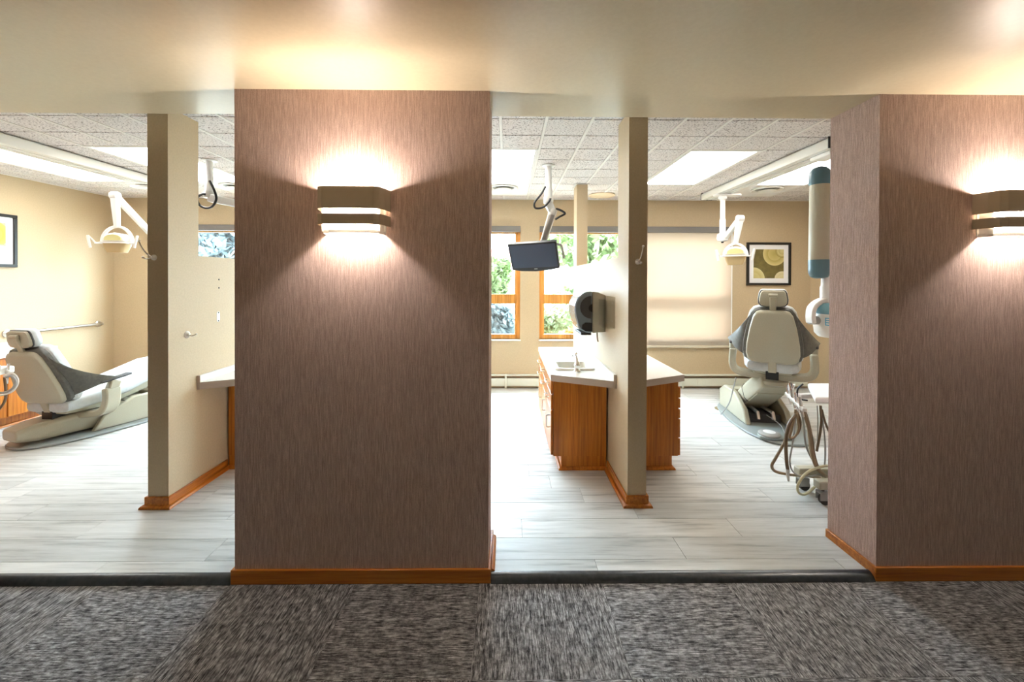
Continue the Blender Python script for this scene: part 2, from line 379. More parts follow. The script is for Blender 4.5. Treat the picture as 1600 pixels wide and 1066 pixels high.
# tile ceiling
ce = st('ceiling', MB().box(XL-.12, XR_+.12, YJ, YB+.14, CEIL+.022, CEIL+.12), 'tile', 'suspended ceiling of speckled square tiles', 'ceiling')
def ctile(L, W):
    me = mesh_of(MB().box(-L/2+.0125, L/2-.0125, -W/2+.007, W/2-.007, 0, .02), 'ceiling_tile'); me.materials.append(M['tile']); return me
lights = [(-15, -13), (-11, -9), (-1, 1), (5, 7), (9, 11)]
vents = [(-11, -9), (-1, 1), (9, 11)]
occupied = set()
for a, b in lights:
    for i in range(a, b):
        for j in range(1, 5): occupied.add((i, j))
for a, b in vents:
    for i in range(a, b):
        for j in range(5, 7): occupied.add((i, j))
tcache = {}
for i in range(-17, 14):
    for j in range(-3, 8):
        if (i, j) in occupied: continue
        x0, x1 = max(GX+T*i, XL), min(GX+T*(i+1), XR_); y0, y1 = max(GY+T*j, YJ), min(GY+T*(j+1), YB)
        if x1-x0 < .02 or y1-y0 < .02: continue
        k = (round(x1-x0, 3), round(y1-y0, 3))
        if k not in tcache: tcache[k] = ctile(*k)
        piece('ceiling_tile', tcache[k], ce, ((x0+x1)/2, (y0+y1)/2, CEIL))
tb = mesh_of(MB().box(-.010, .010, 0, YB-YJ, -.004, .02), 'grid_bar'); tb.materials.append(M['tee'])
skip = [(-15,), (-11,), (-1,), (5,), (9,)]
for i in range(-16, 14):
    if any(i == a+1 for a, b in lights):       # bar broken by the fixtures: short front and back runs
        for (ya, yb) in ((YJ, GY+T), (GY+T*(7 if any(a+1 == i for a, b in vents) else 5), YB)):
            m2 = mesh_of(MB().box(-.010, .010, 0, yb-ya, -.004, .02), 'grid_bar'); m2.materials.append(M['tee'])
            piece('grid_bar', m2, ce, (GX+T*i, ya, CEIL))
    else: piece('grid_bar', tb, ce, (GX+T*i, YJ, CEIL))
for i, (a, b) in enumerate(((XL, XR_),)):
    for j in (1, 5, 7):
        m2 = mesh_of(MB().box(0, .58, -.007, .007, -.003, .02), 'grid_bar'); m2.materials.append(M['tee'])
        for c, d in lights:
            if j == 7 and (c, d) not in vents: continue
            piece('grid_bar', m2, ce, (GX+T*c+.015, GY+T*j, CEIL))
# recessed cross bars between the tile rows
jm = {}
for j in range(-2, 8):
    segs = []; xa = XL
    for a, b in (lights if 1 <= j <= 5 else (vents if j in (6, 7) else [])):
        segs.append((xa, GX+T*a)); xa = GX+T*b
    segs.append((xa, XR_))
    for a, b in segs:
        if b-a > .03: ob('joint_strip', MB().box(a, b, GY+T*j-.007, GY+T*j+.007, CEIL+.014, CEIL+.022), 'tee', ce)
# perimeter angle
ob('wall_angle', MB().box(XL, XR_, YB-.02, YB, CEIL-.006, CEIL+.01).box(XL, XL+.02, YJ, YB, CEIL-.006, CEIL+.01).box(XR_-.02, XR_, YJ, YB, CEIL-.006, CEIL+.01), 'tee', ce)

# partitions: full-height stub, low wall, end post
def partition(nm, x0, x1, lab):
    mb = MB().box(x0, x1, 2.565, 2.815, 0, CEIL+.02).box(x0, x1, 2.815, 4.70, 0, 1.60).box(x0, x1, 4.50, 4.70, 1.60, CEIL+.02)
    o = st(nm, mb, 'paint', lab, 'wall')
    ob('ceiling_trim', MB().box(x0-.014, x1+.014, 4.486, 4.714, CEIL-.012, CEIL), 'tee', o); return o
wpl = partition('wall_partition_left', PLx0, PLx1, 'tan low partition with full height end beside the left opening')
wpr = partition('wall_partition_right', PRx0, PRx1, 'tan low partition with full height end between the two counters')

# baseboards with quarter-round shoe
def baseboard(nm, path, mat, lab, h=.068, z=F, shoe='oaky', th=.013, closed=False, shoe_path=None, sh=.02):
    """path = list of (x, y) on the wall face, room on the right-hand side when walking it"""
    def run(P, t, z0, z1, mb):
        n = len(P); nor = []
        for a, b in zip(P[:-1], P[1:]):
            d = (Vector(b)-Vector(a)).normalized(); nor.append(Vector((d.y, -d.x)))
        outp = []
        for i in range(n):
            if i == 0: o = nor[0]
            elif i == n-1: o = nor[-1]
            else:
                s = nor[i-1]+nor[i]; o = s/(1+nor[i-1].dot(nor[i]))
            outp.append(Vector(P[i])+o*t)
        rings = [[Vector((*p, z0)), Vector((*q, z0)), Vector((*q, z1)), Vector((*p, z1))] for p, q in zip(P, outp)]
        mb.loft(rings); return outp
    mb = MB(); P = [Vector(p) for p in path]; run(P, th, z, z+h, mb)
    o = st(nm, mb, mat, lab, 'baseboard', bev=.003)
    if shoe:
        SP = [Vector(p) for p in (shoe_path or path)]; mb = MB()
        n = len(SP); nor = []
        for a, b in zip(SP[:-1], SP[1:]):
            d = (b-a).normalized(); nor.append(Vector((d.y, -d.x)))
        rings = []
        for i in range(n):
            if i == 0: q = nor[0]
            elif i == n-1: q = nor[-1]
            else: q = (nor[i-1]+nor[i])/(1+nor[i-1].dot(nor[i]))
            prof = [(0, 0), (sh, 0), (sh*.92, sh*.5), (sh*.6, sh*.85), (0, sh)]
            rings.append([Vector((*(SP[i]+q*(th+a)), z+b)) for a, b in prof])
        mb.loft(rings); ob('shoe_molding', mb, shoe, o)
    return o
baseboard('baseboard_front_center', [(CA0, YJ), (CA0, YF), (CA1, YF), (CA1, YJ)][::-1][::-1], 'oakfront', 'oak baseboard around the free sconce pier', z=0, h=.068, shoe=None)
bA = baseboard('baseboard_front_center_side', [(CA1+.013, YF+.03), (CA1+.013, YJ)], 'oaky', 'oak base moulding on the pier side facing the opening', z=F, h=.045, th=.002, sh=.016)
baseboard('baseboard_front_right', [(CB0, YJ), (CB0, YF), (6, YF)], 'oakx', 'honey oak baseboard around the right wallpapered wall', z=0, h=.068, shoe='oaky', shoe_path=[(CB0, YJ), (CB0, YF+.03)])
baseboard('baseboard_front_left', [(-6, YF), (-3.16, YF), (-3.16, YJ)], 'oakfront', 'oak baseboard on the wall beyond the left opening', z=0, shoe=None)
baseboard('baseboard_partition_left', [(PLx0, 4.7), (PLx0, 2.565), (PLx1, 2.565), (PLx1, 3.09)], 'oaky', 'oak baseboard with shoe around the left partition end')
baseboard('baseboard_partition_right', [(PRx0, 3.06), (PRx0, 2.565), (PRx1, 2.565), (PRx1, 3.06)], 'oaky', 'oak baseboard with shoe around the right partition end')
baseboard('baseboard_left', [(XL, YJ), (XL, 2.6)], 'oaky', 'oak baseboard on the cream side wall')

# ------------------------------------------------------------------ windows
def window(nm, x0, x1, lab, mull=None):
    t = thing(nm, lab, 'window', ((x0+x1)/2, YB+.07, ZS), kind='structure')
    y0, y1 = YB+.045, YB+.10; fw_ = .05
    xs = [x0]+([mull] if mull else [])+[x1]
    for p in (x0, x1-fw_): ob('stile', MB().box(p, p+fw_, y0, y1, ZS, ZH), 'winwood', t, bev=.004)
    ob('head_rail', MB().box(x0+fw_, x1-fw_, y0, y1, ZH-.09, ZH), 'winwood', t)
    ob('bottom_rail', MB().box(x0+fw_, x1-fw_, y0, y1, ZS, ZS+.065), 'winwood', t, bev=.004)
    if mull: ob('mullion', MB().box(mull-.05, mull+.05, y0, y1, ZS, ZH), 'winwood', t, bev=.004)
    for a, b in zip(xs[:-1], xs[1:]):
        a2 = a+(.05); b2 = b-.05
        ob('middle_rail', MB().box(a2, b2, y0-.012, y1, 1.13, 1.257), 'winwood', t, bev=.006)
        for s0, s1 in ((a2, a2+.018), (b2-.018, b2)): ob('sash_stile', MB().box(s0, s1, y0+.008, y1-.01, ZS+.065, ZH-.09), 'winwood', t)
        ob('pane', MB().box(a2+.014, b2-.014, y0+.03, y0+.036, 1.25, ZH-.08), 'glass', t)
        ob('pane', MB().box(a2+.014, b2-.014, y0+.03, y0+.036, ZS+.06, 1.14), 'glass', t)
    ob('sill', MB().box(x0-.01, x1+.01, YB-.025, YB+.05, ZS-.018, ZS), 'white', t, bev=.004)
    for p in (x0, x1): ob('jamb_liner', MB().box(p-.002 if p == x1 else p, p if p == x1 else p+.002, YB+.001, y0, ZS, ZH), 'winwood', t)
    return t
window('window_1', *holes[0], 'wide wooden window above the left low partition')
window('window_2', *holes[1], 'wooden window behind the ceiling monitor, cut off by the free pier', mull=-1.107)
window('window_3', *holes[2], 'wide wooden window behind the sink counter, half shaded', mull=1.69)
def cassette(x0, x1, lab, fabric=None):
    t = thing('roller_shade', lab, 'shade', ((x0+x1)/2, YB, ZH-.07), group='roller shades')
    ob('cassette', MB().box(x0, x1, YB-.05, YB-.002, ZH-.078, ZH), M['_cass'], t, bev=.004)
    if fabric:
        a, b = fabric
        ob('fabric', MB().box(a, b, YB-.032, YB-.0305, .585, ZH-.06), 'shade', t)
        ob('bottom_bar', MB().box(a, b, YB-.04, YB-.022, .56, .588), M['_bar'], t, bev=.004)
M['_cass'] = newmat('grey brown cassette', (.17,.155,.14), .5); M['_bar'] = newmat('cream bar', (.62,.55,.42), .5)
cassette(holes[0][0]-.02, holes[0][1]+.02, 'grey shade cassette over the left bay window')
cassette(holes[1][0]-.02, holes[1][1], 'short grey shade cassette above the monitor window')
cassette(holes[2][0], 1.69, 'grey shade cassette over the unshaded panes behind the sink')
cassette(1.692, 2.945, 'cream roller shade pulled down behind the right chair', (1.72, 2.945))
ob('edge_trim', MB().box(2.948, 2.966, YB-.022, YB-.001, .66, 2.07), 'white', bpy.data.objects['window_3'])

# baseboard heater
ht = thing('baseboard_heater', 'long cream baseboard heater along the back wall', 'heater', (0, YB-.04, F))
xa = -5.0
while xa < 3.9:
    xb = min(xa+1.25, 3.95)
    ob('cover', MB().add([(xa+.001,YB-.06,F+.035),(xb-.001,YB-.06,F+.035),(xb-.001,YB-.06,F+.135),(xa+.001,YB-.06,F+.135),
                          (xa+.001,YB-.045,F+.035),(xb-.001,YB-.045,F+.035),(xb-.001,YB-.045,F+.135),(xa+.001,YB-.045,F+.135)],
                         [(0,1,2,3),(7,6,5,4),(0,4,5,1),(1,5,6,2),(2,6,7,3),(3,7,4,0)]), 'cream', ht)
    xa = xb
ob('hood', MB().box(-5, 3.95, YB-.05, YB-.002, F+.165, F+.182), 'cream', ht, bev=.003)
ob('fin_core', MB().box(-4.98, 3.93, YB-.022, YB-.004, F+.03, F+.13), 'hosegrey', ht)
for x in (-.02, 2.3): ob('end_cap', MB().box(x-.012, x+.012, YB-.064, YB-.003, F, F+.185), 'cream', ht, bev=.003)

# ------------------------------------------------------------------ troffers and vents
def troffer(a, b, lab):
    x0, x1, y0, y1 = GX+T*a, GX+T*b, GY+T, GY+T*5
    t = thing('ceiling_light', lab, 'ceiling light', ((x0+x1)/2, (y0+y1)/2, CEIL), group='fluorescent ceiling troffers')
    mb = MB(); g = .012; w_ = .022
    mb.box(x0+g, x1-g, y0+g, y0+g+w_, CEIL-.004, CEIL+.02).box(x0+g, x1-g, y1-g-w_, y1-g, CEIL-.004, CEIL+.02)
    mb.box(x0+g, x0+g+w_, y0+g+w_, y1-g-w_, CEIL-.004, CEIL+.02).box(x1-g-w_, x1-g, y0+g+w_, y1-g-w_, CEIL-.004, CEIL+.02)
    ob('frame', mb, 'white', t); ob('diffuser', MB().box(x0+g+w_, x1-g-w_, y0+g+w_, y1-g-w_, CEIL-.001, CEIL+.008), 'lens', t)
troffer(-15, -13, 'lit troffer between the long track and the cream side wall')
troffer(-11, -9, 'lit troffer in front of the left partition stub, right of the track')
troffer(-1, 1, 'lit troffer directly in front of the monitor pole')
troffer(5, 7, 'lit troffer between the right partition and the long track')
troffer(9, 11, 'lit troffer above the x-ray arm, right of the track')
def vent(a, b, lab):
    x0, x1, y0, y1 = GX+T*a+.013, GX+T*b-.013, GY+T*5+.013, GY+T*7-.013; cx = (x0+x1)/2; cy = 4.72
    t = thing('ceiling_vent', lab, 'vent', (cx, cy, CEIL), group='round ceiling air diffusers')
    ob('panel', MB().box(x0, x1, y0, y1, CEIL-.002, CEIL+.018), 'white', t)
    ob('outer_cone', MB().lathe([(.165, 0), (.17, -.012), (.16, -.018), (.125, -.006), (.125, 0)], (cx, cy, CEIL-.002)), 'offwhite', t)
    ob('throat', MB().lathe([(.125, 0), (.125, -.004)], (cx, cy, CEIL-.002)), 'hosegrey', t)
    ob('inner_cone', MB().lathe([(.055, -.002), (.10, -.022), (.095, -.026), (.02, -.016)], (cx, cy, CEIL-.004)), 'offwhite', t)
vent(-11, -9, 'round air diffuser in a white panel behind the left partition')
vent(-1, 1, 'round air diffuser in a white panel beside the monitor pole')
vent(9, 11, 'round air diffuser in a white panel right of the long track')
sp = thing('ceiling_speaker', 'yellowed round ceiling disc beside the low wall end post', 'speaker', (1.17, 5.1, CEIL))
ob('rim', MB().lathe([(.16, 0), (.165, -.01), (.15, -.016), (.14, -.012), (.14, 0)], (1.17, 5.1, CEIL)), 'stain', sp)
ob('grille', MB().lathe([(.138, 0), (.138, -.012), (.06, -.018), (.0, -.02)], (1.17, 5.1, CEIL)), 'stain', sp)

# ------------------------------------------------------------------ sconces
def sconce(x0, x1, lab, off=False):
    cx = (x0+x1)/2; hw = (x1-x0)/2
    t = thing('wall_sconce', lab, 'wall lamp', (cx, YF, 1.78), group='taupe wall sconces')
    def band(nm, z0, z1, mat, ins=0., th=.004, d=.104):
        O = [(-hw+ins, 0), (-hw+.012+ins, -.055), (-hw+.026+ins, -d+.014+ins), (-hw+.05+ins, -d+ins), (hw-.05-ins, -d+ins), (hw-.026-ins, -d+.014+ins), (hw-.012-ins, -.055), (hw-ins, 0)]
        I = [(-hw+ins+th, 0), (-hw+.012+ins+th, -.055), (-hw+.026+ins+th, -d+.016+ins+th), (-hw+.051+ins+th, -d+ins+th), (hw-.051-ins-th, -d+ins+th), (hw-.026-ins-th, -d+.016+ins+th), (hw-.012-ins-th, -.055), (hw-ins-th, 0)]
        mb = MB()
        for k in range(7):
            q = [O[k], O[k+1], I[k+1], I[k]]
            mb.prism([(cx+a, YF+b) for a, b in q], XY(0), z0, z1)
        bm = bmesh.new(); me = mesh_of(mb, 'x'); bm.from_mesh(me); bmesh.ops.remove_doubles(bm, verts=bm.verts, dist=1e-5)
        m3 = MB(); bm.verts.index_update(); m3.v = [v.co.copy() for v in bm.verts]; m3.f = [tuple(v.index for v in f.verts) for f in bm.faces]; bm.free(); bpy.data.meshes.remove(me)
        # drop the internal joint faces
        seen = {}
        for f in m3.f: seen.setdefault(tuple(sorted(f)), []).append(f)
        m3.f = [v[0] for v in seen.values() if len(v) == 1]
        return ob(nm, m3, mat, t)
    band('upper_shade', 1.763, 1.862, 'sconce'); band('lower_shade', 1.692, 1.740, 'sconce')
    band('inner_trough', 1.655, 1.670, 'white', ins=.024)
    ob('back_plate', MB().box(cx-hw+.02, cx+hw-.02, YF-.003, YF, 1.66, 1.85), 'white', t)
    for s in (-1, 1): ob('bracket', MB().box(cx+s*(hw-.034)-.003, cx+s*(hw-.034)+.003, YF-.06, YF-.003, 1.664, 1.80), 'white', t)
    ob('tube_bulb', MB().cyl((cx-.045, YF-.045, 1.79), (cx+.045, YF-.045, 1.79), .008, 10), 'bulb', t)
    sfx = '_offscreen' if off else ''          # the right lamp runs out of the frame
    for nm, dz in (('sconce_lower_glow', -.022), ('sconce_upper_glow', .022)):
        L = bpy.data.lights.new(nm+sfx, 'POINT'); L.energy = SCONCE; L.color = (1, .94, .88); L.shadow_soft_size = .018
        o = bpy.data.objects.new(nm+sfx, L); COL.objects.link(o); o.parent = t; o.location = (0, -.05, 1.79-1.78+dz)
sconce(-.885, -.555, 'taupe two-band wall sconce on the free wallpapered pier')
sconce(2.236, 2.566, 'taupe two-band wall sconce on the right wallpapered wall', True)

# ------------------------------------------------------------------ counters and cabinets
def countertop(lab, outline, splash, z=(.70, .742), mat='laminate', splash_z=.788):
    xs_ = [p[0] for p in outline]; ys_ = [p[1] for p in outline]
    t = thing('countertop', lab, 'countertop', (sum(xs_)/len(xs_), sum(ys_)/len(ys_), z[0]))
    return t
def slab_with_hole(outline, hole, z0, z1):
    mb = MB()
    if not hole: return mb.prism(outline, XY(0), z0, z1)
    x0, x1, y0, y1 = hole; P = [Vector(p) for p in outline]      # outline: near-left, near-right, far-right, far-left
    H = [Vector(p) for p in ((x0,y0),(x1,y0),(x1,y1),(x0,y1))]; vs = []
    for zz in (z0, z1): vs += [(*p, zz) for p in P]+[(*h, zz) for h in H]
    fs = []
    for k in range(4):
        j = (k+1) % 4
        fs += [(8+k, 8+j, 12+j, 12+k), (k, 4+k, 4+j, j), (k, j, 8+j, 8+k), (4+k, 12+k, 12+j, 4+j)]
    return mb.add(vs, fs)
def build_counter(lab, outline, wallx, side, y_end, edge='lamedge', hole=None):
    """side=-1: wall on the right (+x), counter extends to -x"""
    t = countertop(lab, outline, None)
    ob('slab', slab_with_hole(outline, hole, .706, .742), 'laminate', t)
    e = [Vector(p) for p in outline]
    # taupe edge band on the cut end and the free long edge
    d = (e[1]-e[0]).normalized(); nrm = Vector((d.y, -d.x))*.003
    ob('end_band', MB().prism([tuple(e[0]), tuple(e[1]), tuple(e[1]+nrm), tuple(e[0]+nrm)], XY(0), .694, .7415), edge, t)
    y0 = outline[1][1] if side < 0 else outline[0][1]
    a, b = (wallx-.021, wallx-.001) if side < 0 else (wallx+.001, wallx+.021)
    ob('backsplash', MB().box(a, b, y0+.002, y_end, .7425, .788), 'laminate', t, bev=.003)
    ob('splash_end', MB().box(a, b, y0-.002, y0+.001, .694, .788), edge, t)
    ob('under_strip', MB().prism([(p[0]*.97+.03*sum(q[0] for q in outline)/4, p[1]*.97+.03*sum(q[1] for q in outline)/4) for p in outline], XY(0), .694, .705) if not hole else
       MB().box(min(p[0] for p in outline)+.004, min(p[0] for p in outline)+.03, outline[0][1]+.02, outline[3][1]-.02, .694, .705), edge, t)
    return t
def handle(parent, p, q, out, mat='offwhite', local=False):
    p = Vector(p); q = Vector(q); o = Vector(out)
    ob('handle', MB().tube([p, p+o*.9, p+o+(q-p)*.06, q+o+(p-q)*.06, q+o*.9, q], .004, 6), mat, parent)
def cabinet(lab, x0, x1, y0, y1, face, fronts, mat='oak', kick=.06, z0=.125, z1=.694, shoe=True, front_mat=None, hollow=False):
    """face=-1: fronts look to -x, +1: to +x. fronts = list of (kind, ya, yb, za, zb)"""
    t = thing('base_cabinet', lab, 'cabinet', ((x0+x1)/2, (y0+y1)/2, F))
    if hollow:      # open top so that the sink bowl hangs free inside
        bd = MB().box(x0, x1, y0, y0+.02, z0, z1).box(x0, x1, y0+.02, y1-.02, z0, .60).box(x0, x1, y1-.02, y1, z0, z1)
        bd.box(x0, x0+.018, y0+.02, y1-.02, .60, z1).box(x1-.018, x1, y0+.02, y1-.02, .60, z1)
    else: bd = MB().box(x0, x1, y0, y1, z0, z1)
    ob('body', bd, mat, t, bev=0 if hollow else .0015)
    k0, k1 = (x0+kick, x1) if face < 0 else (x0, x1-kick)
    kp = ob('toe_kick', MB().box(k0, k1, y0+.005, y1-.01, F, z0), mat, t)
    if shoe:
        mb = MB(); pr = [(0, 0), (.022, 0), (.02, .012), (.012, .02), (0, .022)]
        if face < 0: path = [(k1, y0+.005), (k0, y0+.005), (k0, y1-.01)]; nn = [(0,-1), (-1,-1), (-1,0)]
        else: path = [(k0, y0+.005), (k1, y0+.005), (k1, y1-.01)]; nn = [(0,-1), (1,-1), (1,0)]
        ob('shoe_molding', mb.loft([[Vector((p[0]+n[0]*a, p[1]+n[1]*a, F+b)) for a, b in pr] for p, n in zip(path, nn)]), 'oaky', kp)
    fx0, fx1 = (x0-.019, x0-.001) if face < 0 else (x1+.001, x1+.019)
    for kind, ya, yb, za, zb in fronts:
        o = ob(kind, MB().box(fx0, fx1, ya, yb, za, zb), front_mat or mat, t, bev=.004)
        fx = fx0 if face < 0 else fx1; ox = (-.028 if face < 0 else .028)
        if kind == 'drawer': ym = (ya+yb)/2; handle(o, (fx, ym-.05, (za+zb)/2), (fx, ym+.05, (za+zb)/2), (ox, 0, 0))
        else: handle(o, (fx, ya+.05, zb-.14), (fx, ya+.05, zb-.05), (ox, 0, 0))
    return t
# sink counter (left of right partition)
SK = (.40, .66, 3.20, 3.46)
build_counter('pale laminate sink counter with an angled end against the right partition', [(.325, 3.04), (PRx0-.001, 2.83), (PRx0-.001, 4.28), (.325, 4.28)], PRx0, -1, 4.46, hole=SK)
fr = []
for (ya, yb) in ((3.07, 3.46), (3.47, 3.86), (3.87, 4.24)):
    fr += [('drawer', ya, yb, .59, .69), ('drawer', ya, yb, .475, .58), ('door', ya, yb, .13, .465)]
cabinet('honey oak base cabinet under the sink counter', .347, PRx0-.015, 3.06, 4.26, -1, fr, hollow=True)
# counter right of right partition
build_counter('pale laminate counter with an angled end behind the right partition', [(PRx1+.001, 2.83), (1.318, 3.04), (1.318, 4.28), (PRx1+.001, 4.28)], PRx1, 1, 4.46)
fr = []
for (ya, yb) in ((3.065, 3.64), (3.65, 4.24)):
    fr += [('drawer', ya, yb, a, b) for a, b in ((.562, .640), (.484, .554), (.408, .476), (.262, .400), (.128, .254))]
cabinet('honey oak drawer cabinet facing the right dental chair', PRx1+.015, 1.284, 3.06, 4.26, 1, fr, kick=.045)
# counter on the left partition
build_counter('pale laminate counter with an angled end on the left partition', [(PLx1+.001, 2.80), (-1.65, 3.02), (-1.65, 4.28), (PLx1+.001, 4.28)], PLx1, 1, 4.46)
fr = []
for (ya, yb) in ((3.10, 3.66), (3.67, 4.24)):
    fr += [('drawer', ya, yb, .56, .685), ('door', ya, yb, .13, .55)]
cabinet('oak base cabinet half hidden behind the free pier', PLx1+.015, -1.70, 3.09, 4.26, 1, fr, mat='oakdoor')
# side-wall counter in the left bay
t = countertop('long white counter along the cream side wall', [(XL+.001, 2.7), (-4.69, 2.7), (-4.69, 4.33), (XL+.001, 4.33)], None)
ob('slab', MB().box(XL+.001, -4.69, 2.7, 4.33, .70, .742), 'laminate', t, bev=.004)
ob('backsplash', MB().box(XL+.001, XL+.02, 2.7, 4.33, .7425, .79), 'laminate', t, bev=.003)
fr = [('door', 2.72+.4*k, 3.11+.4*k, .135, .685) for k in range(4)]
cabinet('oak door cabinet along the cream side wall', XL+.005, -4.73, 2.70, 4.32, 1, fr, mat='oakdoor', kick=.07)

# sink and faucet
x0, x1, y0, y1 = SK
sk = thing('sink', 'small cream rectangular drop-in sink beside the paper towel dispenser', 'sink', ((x0+x1)/2, (y0+y1)/2, .742))
cx, cy = (x0+x1)/2, (y0+y1)/2; n = 5
ring = lambda w_, h_, r, z: [Vector((u, v, z)) for u, v in rrect(w_, h_, r, n, cx, cy)]
ob('basin', MB().loft([ring(.31, .31, .03, .742), ring(.315, .315, .032, .750), ring(.30, .30, .03, .757), ring(.25, .25, .03, .755), ring(.24, .24, .03, .742), ring(.21, .21, .04, .64), ring(.06, .06, .02, .632)], cap=False)
   .loft([ring(.06, .06, .02, .632), ring(.058, .058, .02, .6315)]), 'ceramic', sk)
ob('drain', MB().lathe([(.022, .634), (.024, .637), (.016, .638), (0, .636)], (cx, cy, 0), n=16), 'chrome', sk)
fx, fy = .535, 3.135
fa = thing('faucet', 'chrome single faucet standing at the sink edge', 'faucet', (fx, fy, .742))
ob('base', MB().lathe([(.026, 0), (.027, .006), (.022, .012), (.021, .045), (.024, .05), (.020, .056), (.018, .075)], (fx, fy, .742), n=18), 'chrome', fa)
ob('spout', MB().tube(smooth_path([(fx, fy, .81), (fx, fy+.01, .835), (fx-.006, fy+.03, .855), (fx-.012, fy+.09, .862), (fx-.014, fy+.12, .85), (fx-.014, fy+.125, .835)]), .010, 10), 'chrome', fa)
ob('lever', MB().tube([(fx, fy, .815), (fx-.006, fy-.004, .85), (fx-.010, fy-.006, .875)], [.013, .006, .007], 10).ball((fx-.010, fy-.006, .880), .012), 'chrome', fa)

# ------------------------------------------------------------------ dispenser, brochure holder, hooks
tdp = thing('towel_dispenser', 'smoky grey paper towel dispenser on the right partition', 'dispenser', (PRx0, 3.31, 1.03))
bk = [(.757, 1.045), (.757, 1.325), (.70, 1.350), (.655, 1.357), (.655, 1.035)]
ob('housing', MB().prism(bk, lambda u, v, w_: Vector((u, w_, v)), 3.155, 3.465), 'beige', tdp, bev=.006)
cv = [(.654, 1.037), (.654, 1.357), (.615, 1.356), (.575, 1.340), (.540, 1.305), (.522, 1.26), (.516, 1.215), (.524, 1.16), (.545, 1.09), (.565, 1.06), (.60, 1.042)]
M['smoke'] = newmat('smoky blue plastic', (.17,.215,.24), .14, spec=.7, coat=.5)
co_ = ob('cover', MB().prism(cv, lambda u, v, w_: Vector((u, w_, v)), 3.150, 3.470), 'smoke', tdp, bev=.012, seg=3)
rim = [(math.cos(a)*.088+.646, math.sin(a)*.088+1.235) for a in [math.radians(92+16*k) for k in range(12)]]
ob('roll_window', MB().prism(rim, lambda u, v, w_: Vector((u, w_, v)), 3.146, 3.151), 'darkgrey', co_)
rim = [(math.cos(a)*.03+.652, math.sin(a)*.03+1.23) for a in [math.radians(92+16*k) for k in range(12)]]
ob('roll_core', MB().prism(rim, lambda u, v, w_: Vector((u, w_, v)), 3.143, 3.147), 'black', co_)
ob('lower_window', MB().prism([(.652, 1.05), (.652, 1.115), (.60, 1.118), (.575, 1.10), (.572, 1.07), (.60, 1.05)], lambda u, v, w_: Vector((u, w_, v)), 3.145, 3.151), 'black', co_)
ob('tear_bar', MB().box(.57, .65, 3.17, 3.45, 1.018, 1.036), 'darkgrey', tdp, bev=.003)
ob('paper_tail', MB().box(.612, .614, 3.2, 3.42, .985, 1.03), 'white', tdp)
ob('feed_lever', MB().tube([(.70, 3.2, 1.04), (.70, 3.19, .99), (.705, 3.185, .965)], .006, 8), 'steel', tdp)
bh = thing('brochure_holder', 'clear acrylic brochure holder beside the towel dispenser', 'holder', (PRx0, 3.0, 1.11))
ob('back_panel', MB().box(PRx0-.005, PRx0-.001, 2.87, 3.12, 1.105, 1.325), 'acrylic', bh)
ob('front_panel', MB().box(PRx0-.062, PRx0-.058, 2.875, 3.115, 1.11, 1.30), 'acrylic', bh)
ob('shelf', MB().box(PRx0-.064, PRx0-.001, 2.87, 3.12, 1.10, 1.106), 'acrylic', bh)
for yy in (2.87, 3.116): ob('side_panel', MB().box(PRx0-.06, PRx0-.005, yy, yy+.004, 1.106, 1.30), 'acrylic', bh)
for zz in (1.15, 1.28): ob('screw', MB().lathe([(.004, 0), (.003, .002)], (PRx0-.005, 2.94, zz), (-1,0,0), 8), 'steel', bh)
def coat_hook(p, tip, low, lab):
    p = Vector(p); t = thing('coat_hook', lab, 'hook', p, group='nickel coat hooks on partition ends')
    ob('rosette', MB().lathe([(.018, 0), (.018, .004), (.010, .010), (.007, .016)], p, (0,-1,0), 16), 'nickel', t)
    a = p+Vector((0,-.014,0)); q = Vector(tip); l_ = Vector(low)
    ob('upper_prong', MB().tube(smooth_path([a, a.lerp(q, .35)+Vector((0,-.012,-.008)), a.lerp(q, .7)+Vector((0,-.012,-.004)), q], 4), .0035, 8).ball(q, .007), 'nickel', t)
    ob('lower_prong', MB().tube(smooth_path([a, a.lerp(l_, .5)+Vector((0,-.012,-.01)), l_], 4), .0035, 8).ball(l_, .007), 'nickel', t)
coat_hook((-2.187, 2.565, 1.575), (-2.222, 2.50, 1.672), (-2.212, 2.515, 1.575), 'small nickel coat hook on the left partition end')
coat_hook((.816, 2.565, 1.56), (.828, 2.50, 1.652), (.822, 2.515, 1.552), 'small nickel coat hook on the right partition end')
rh = thing('robe_hook', 'round nickel robe hook on the left partition side', 'hook', (PLx1, 2.713, 1.078))
ob('rosette', MB().lathe([(.024, 0), (.024, .004), (.016, .010), (.010, .02)], (PLx1, 2.713, 1.078), (1,0,0), 20), 'nickel', rh)
ob('prong', MB().tube(smooth_path([(PLx1+.015, 2.713, 1.078), (PLx1+.035, 2.713, 1.070), (PLx1+.055, 2.715, 1.078), (PLx1+.062, 2.716, 1.085)], 4), .005, 8), 'nickel', rh)
hb = thing('hook_plate', 'tiny white unpainted patch with two screw holes on the left partition', 'bracket', (PLx1, 3.005, 1.17))
ob('plate', MB().prism(rrect(.03, .075, .014, 4, 3.005, 1.17), YZ(PLx1), 0, .002), 'white', hb)
for dz in (-.03, .03): ob('screw_hole', MB().lathe([(.005, 0), (.004, .003)], (PLx1+.002, 3.005, 1.17+dz), (1,0,0), 8), 'darkgrey', hb)
for zz, lab in ((1.44, 'upper dark wall anchor above the robe hook'), (1.379, 'lower dark wall anchor above the robe hook')):
    tag(ob('wall_anchor', MB().lathe([(.006, 0), (.006, .002), (.003, .004)], (PLx1, 3.012, zz), (1,0,0), 8), 'darkgrey'), lab, 'anchor', 'wall anchors on the left partition')

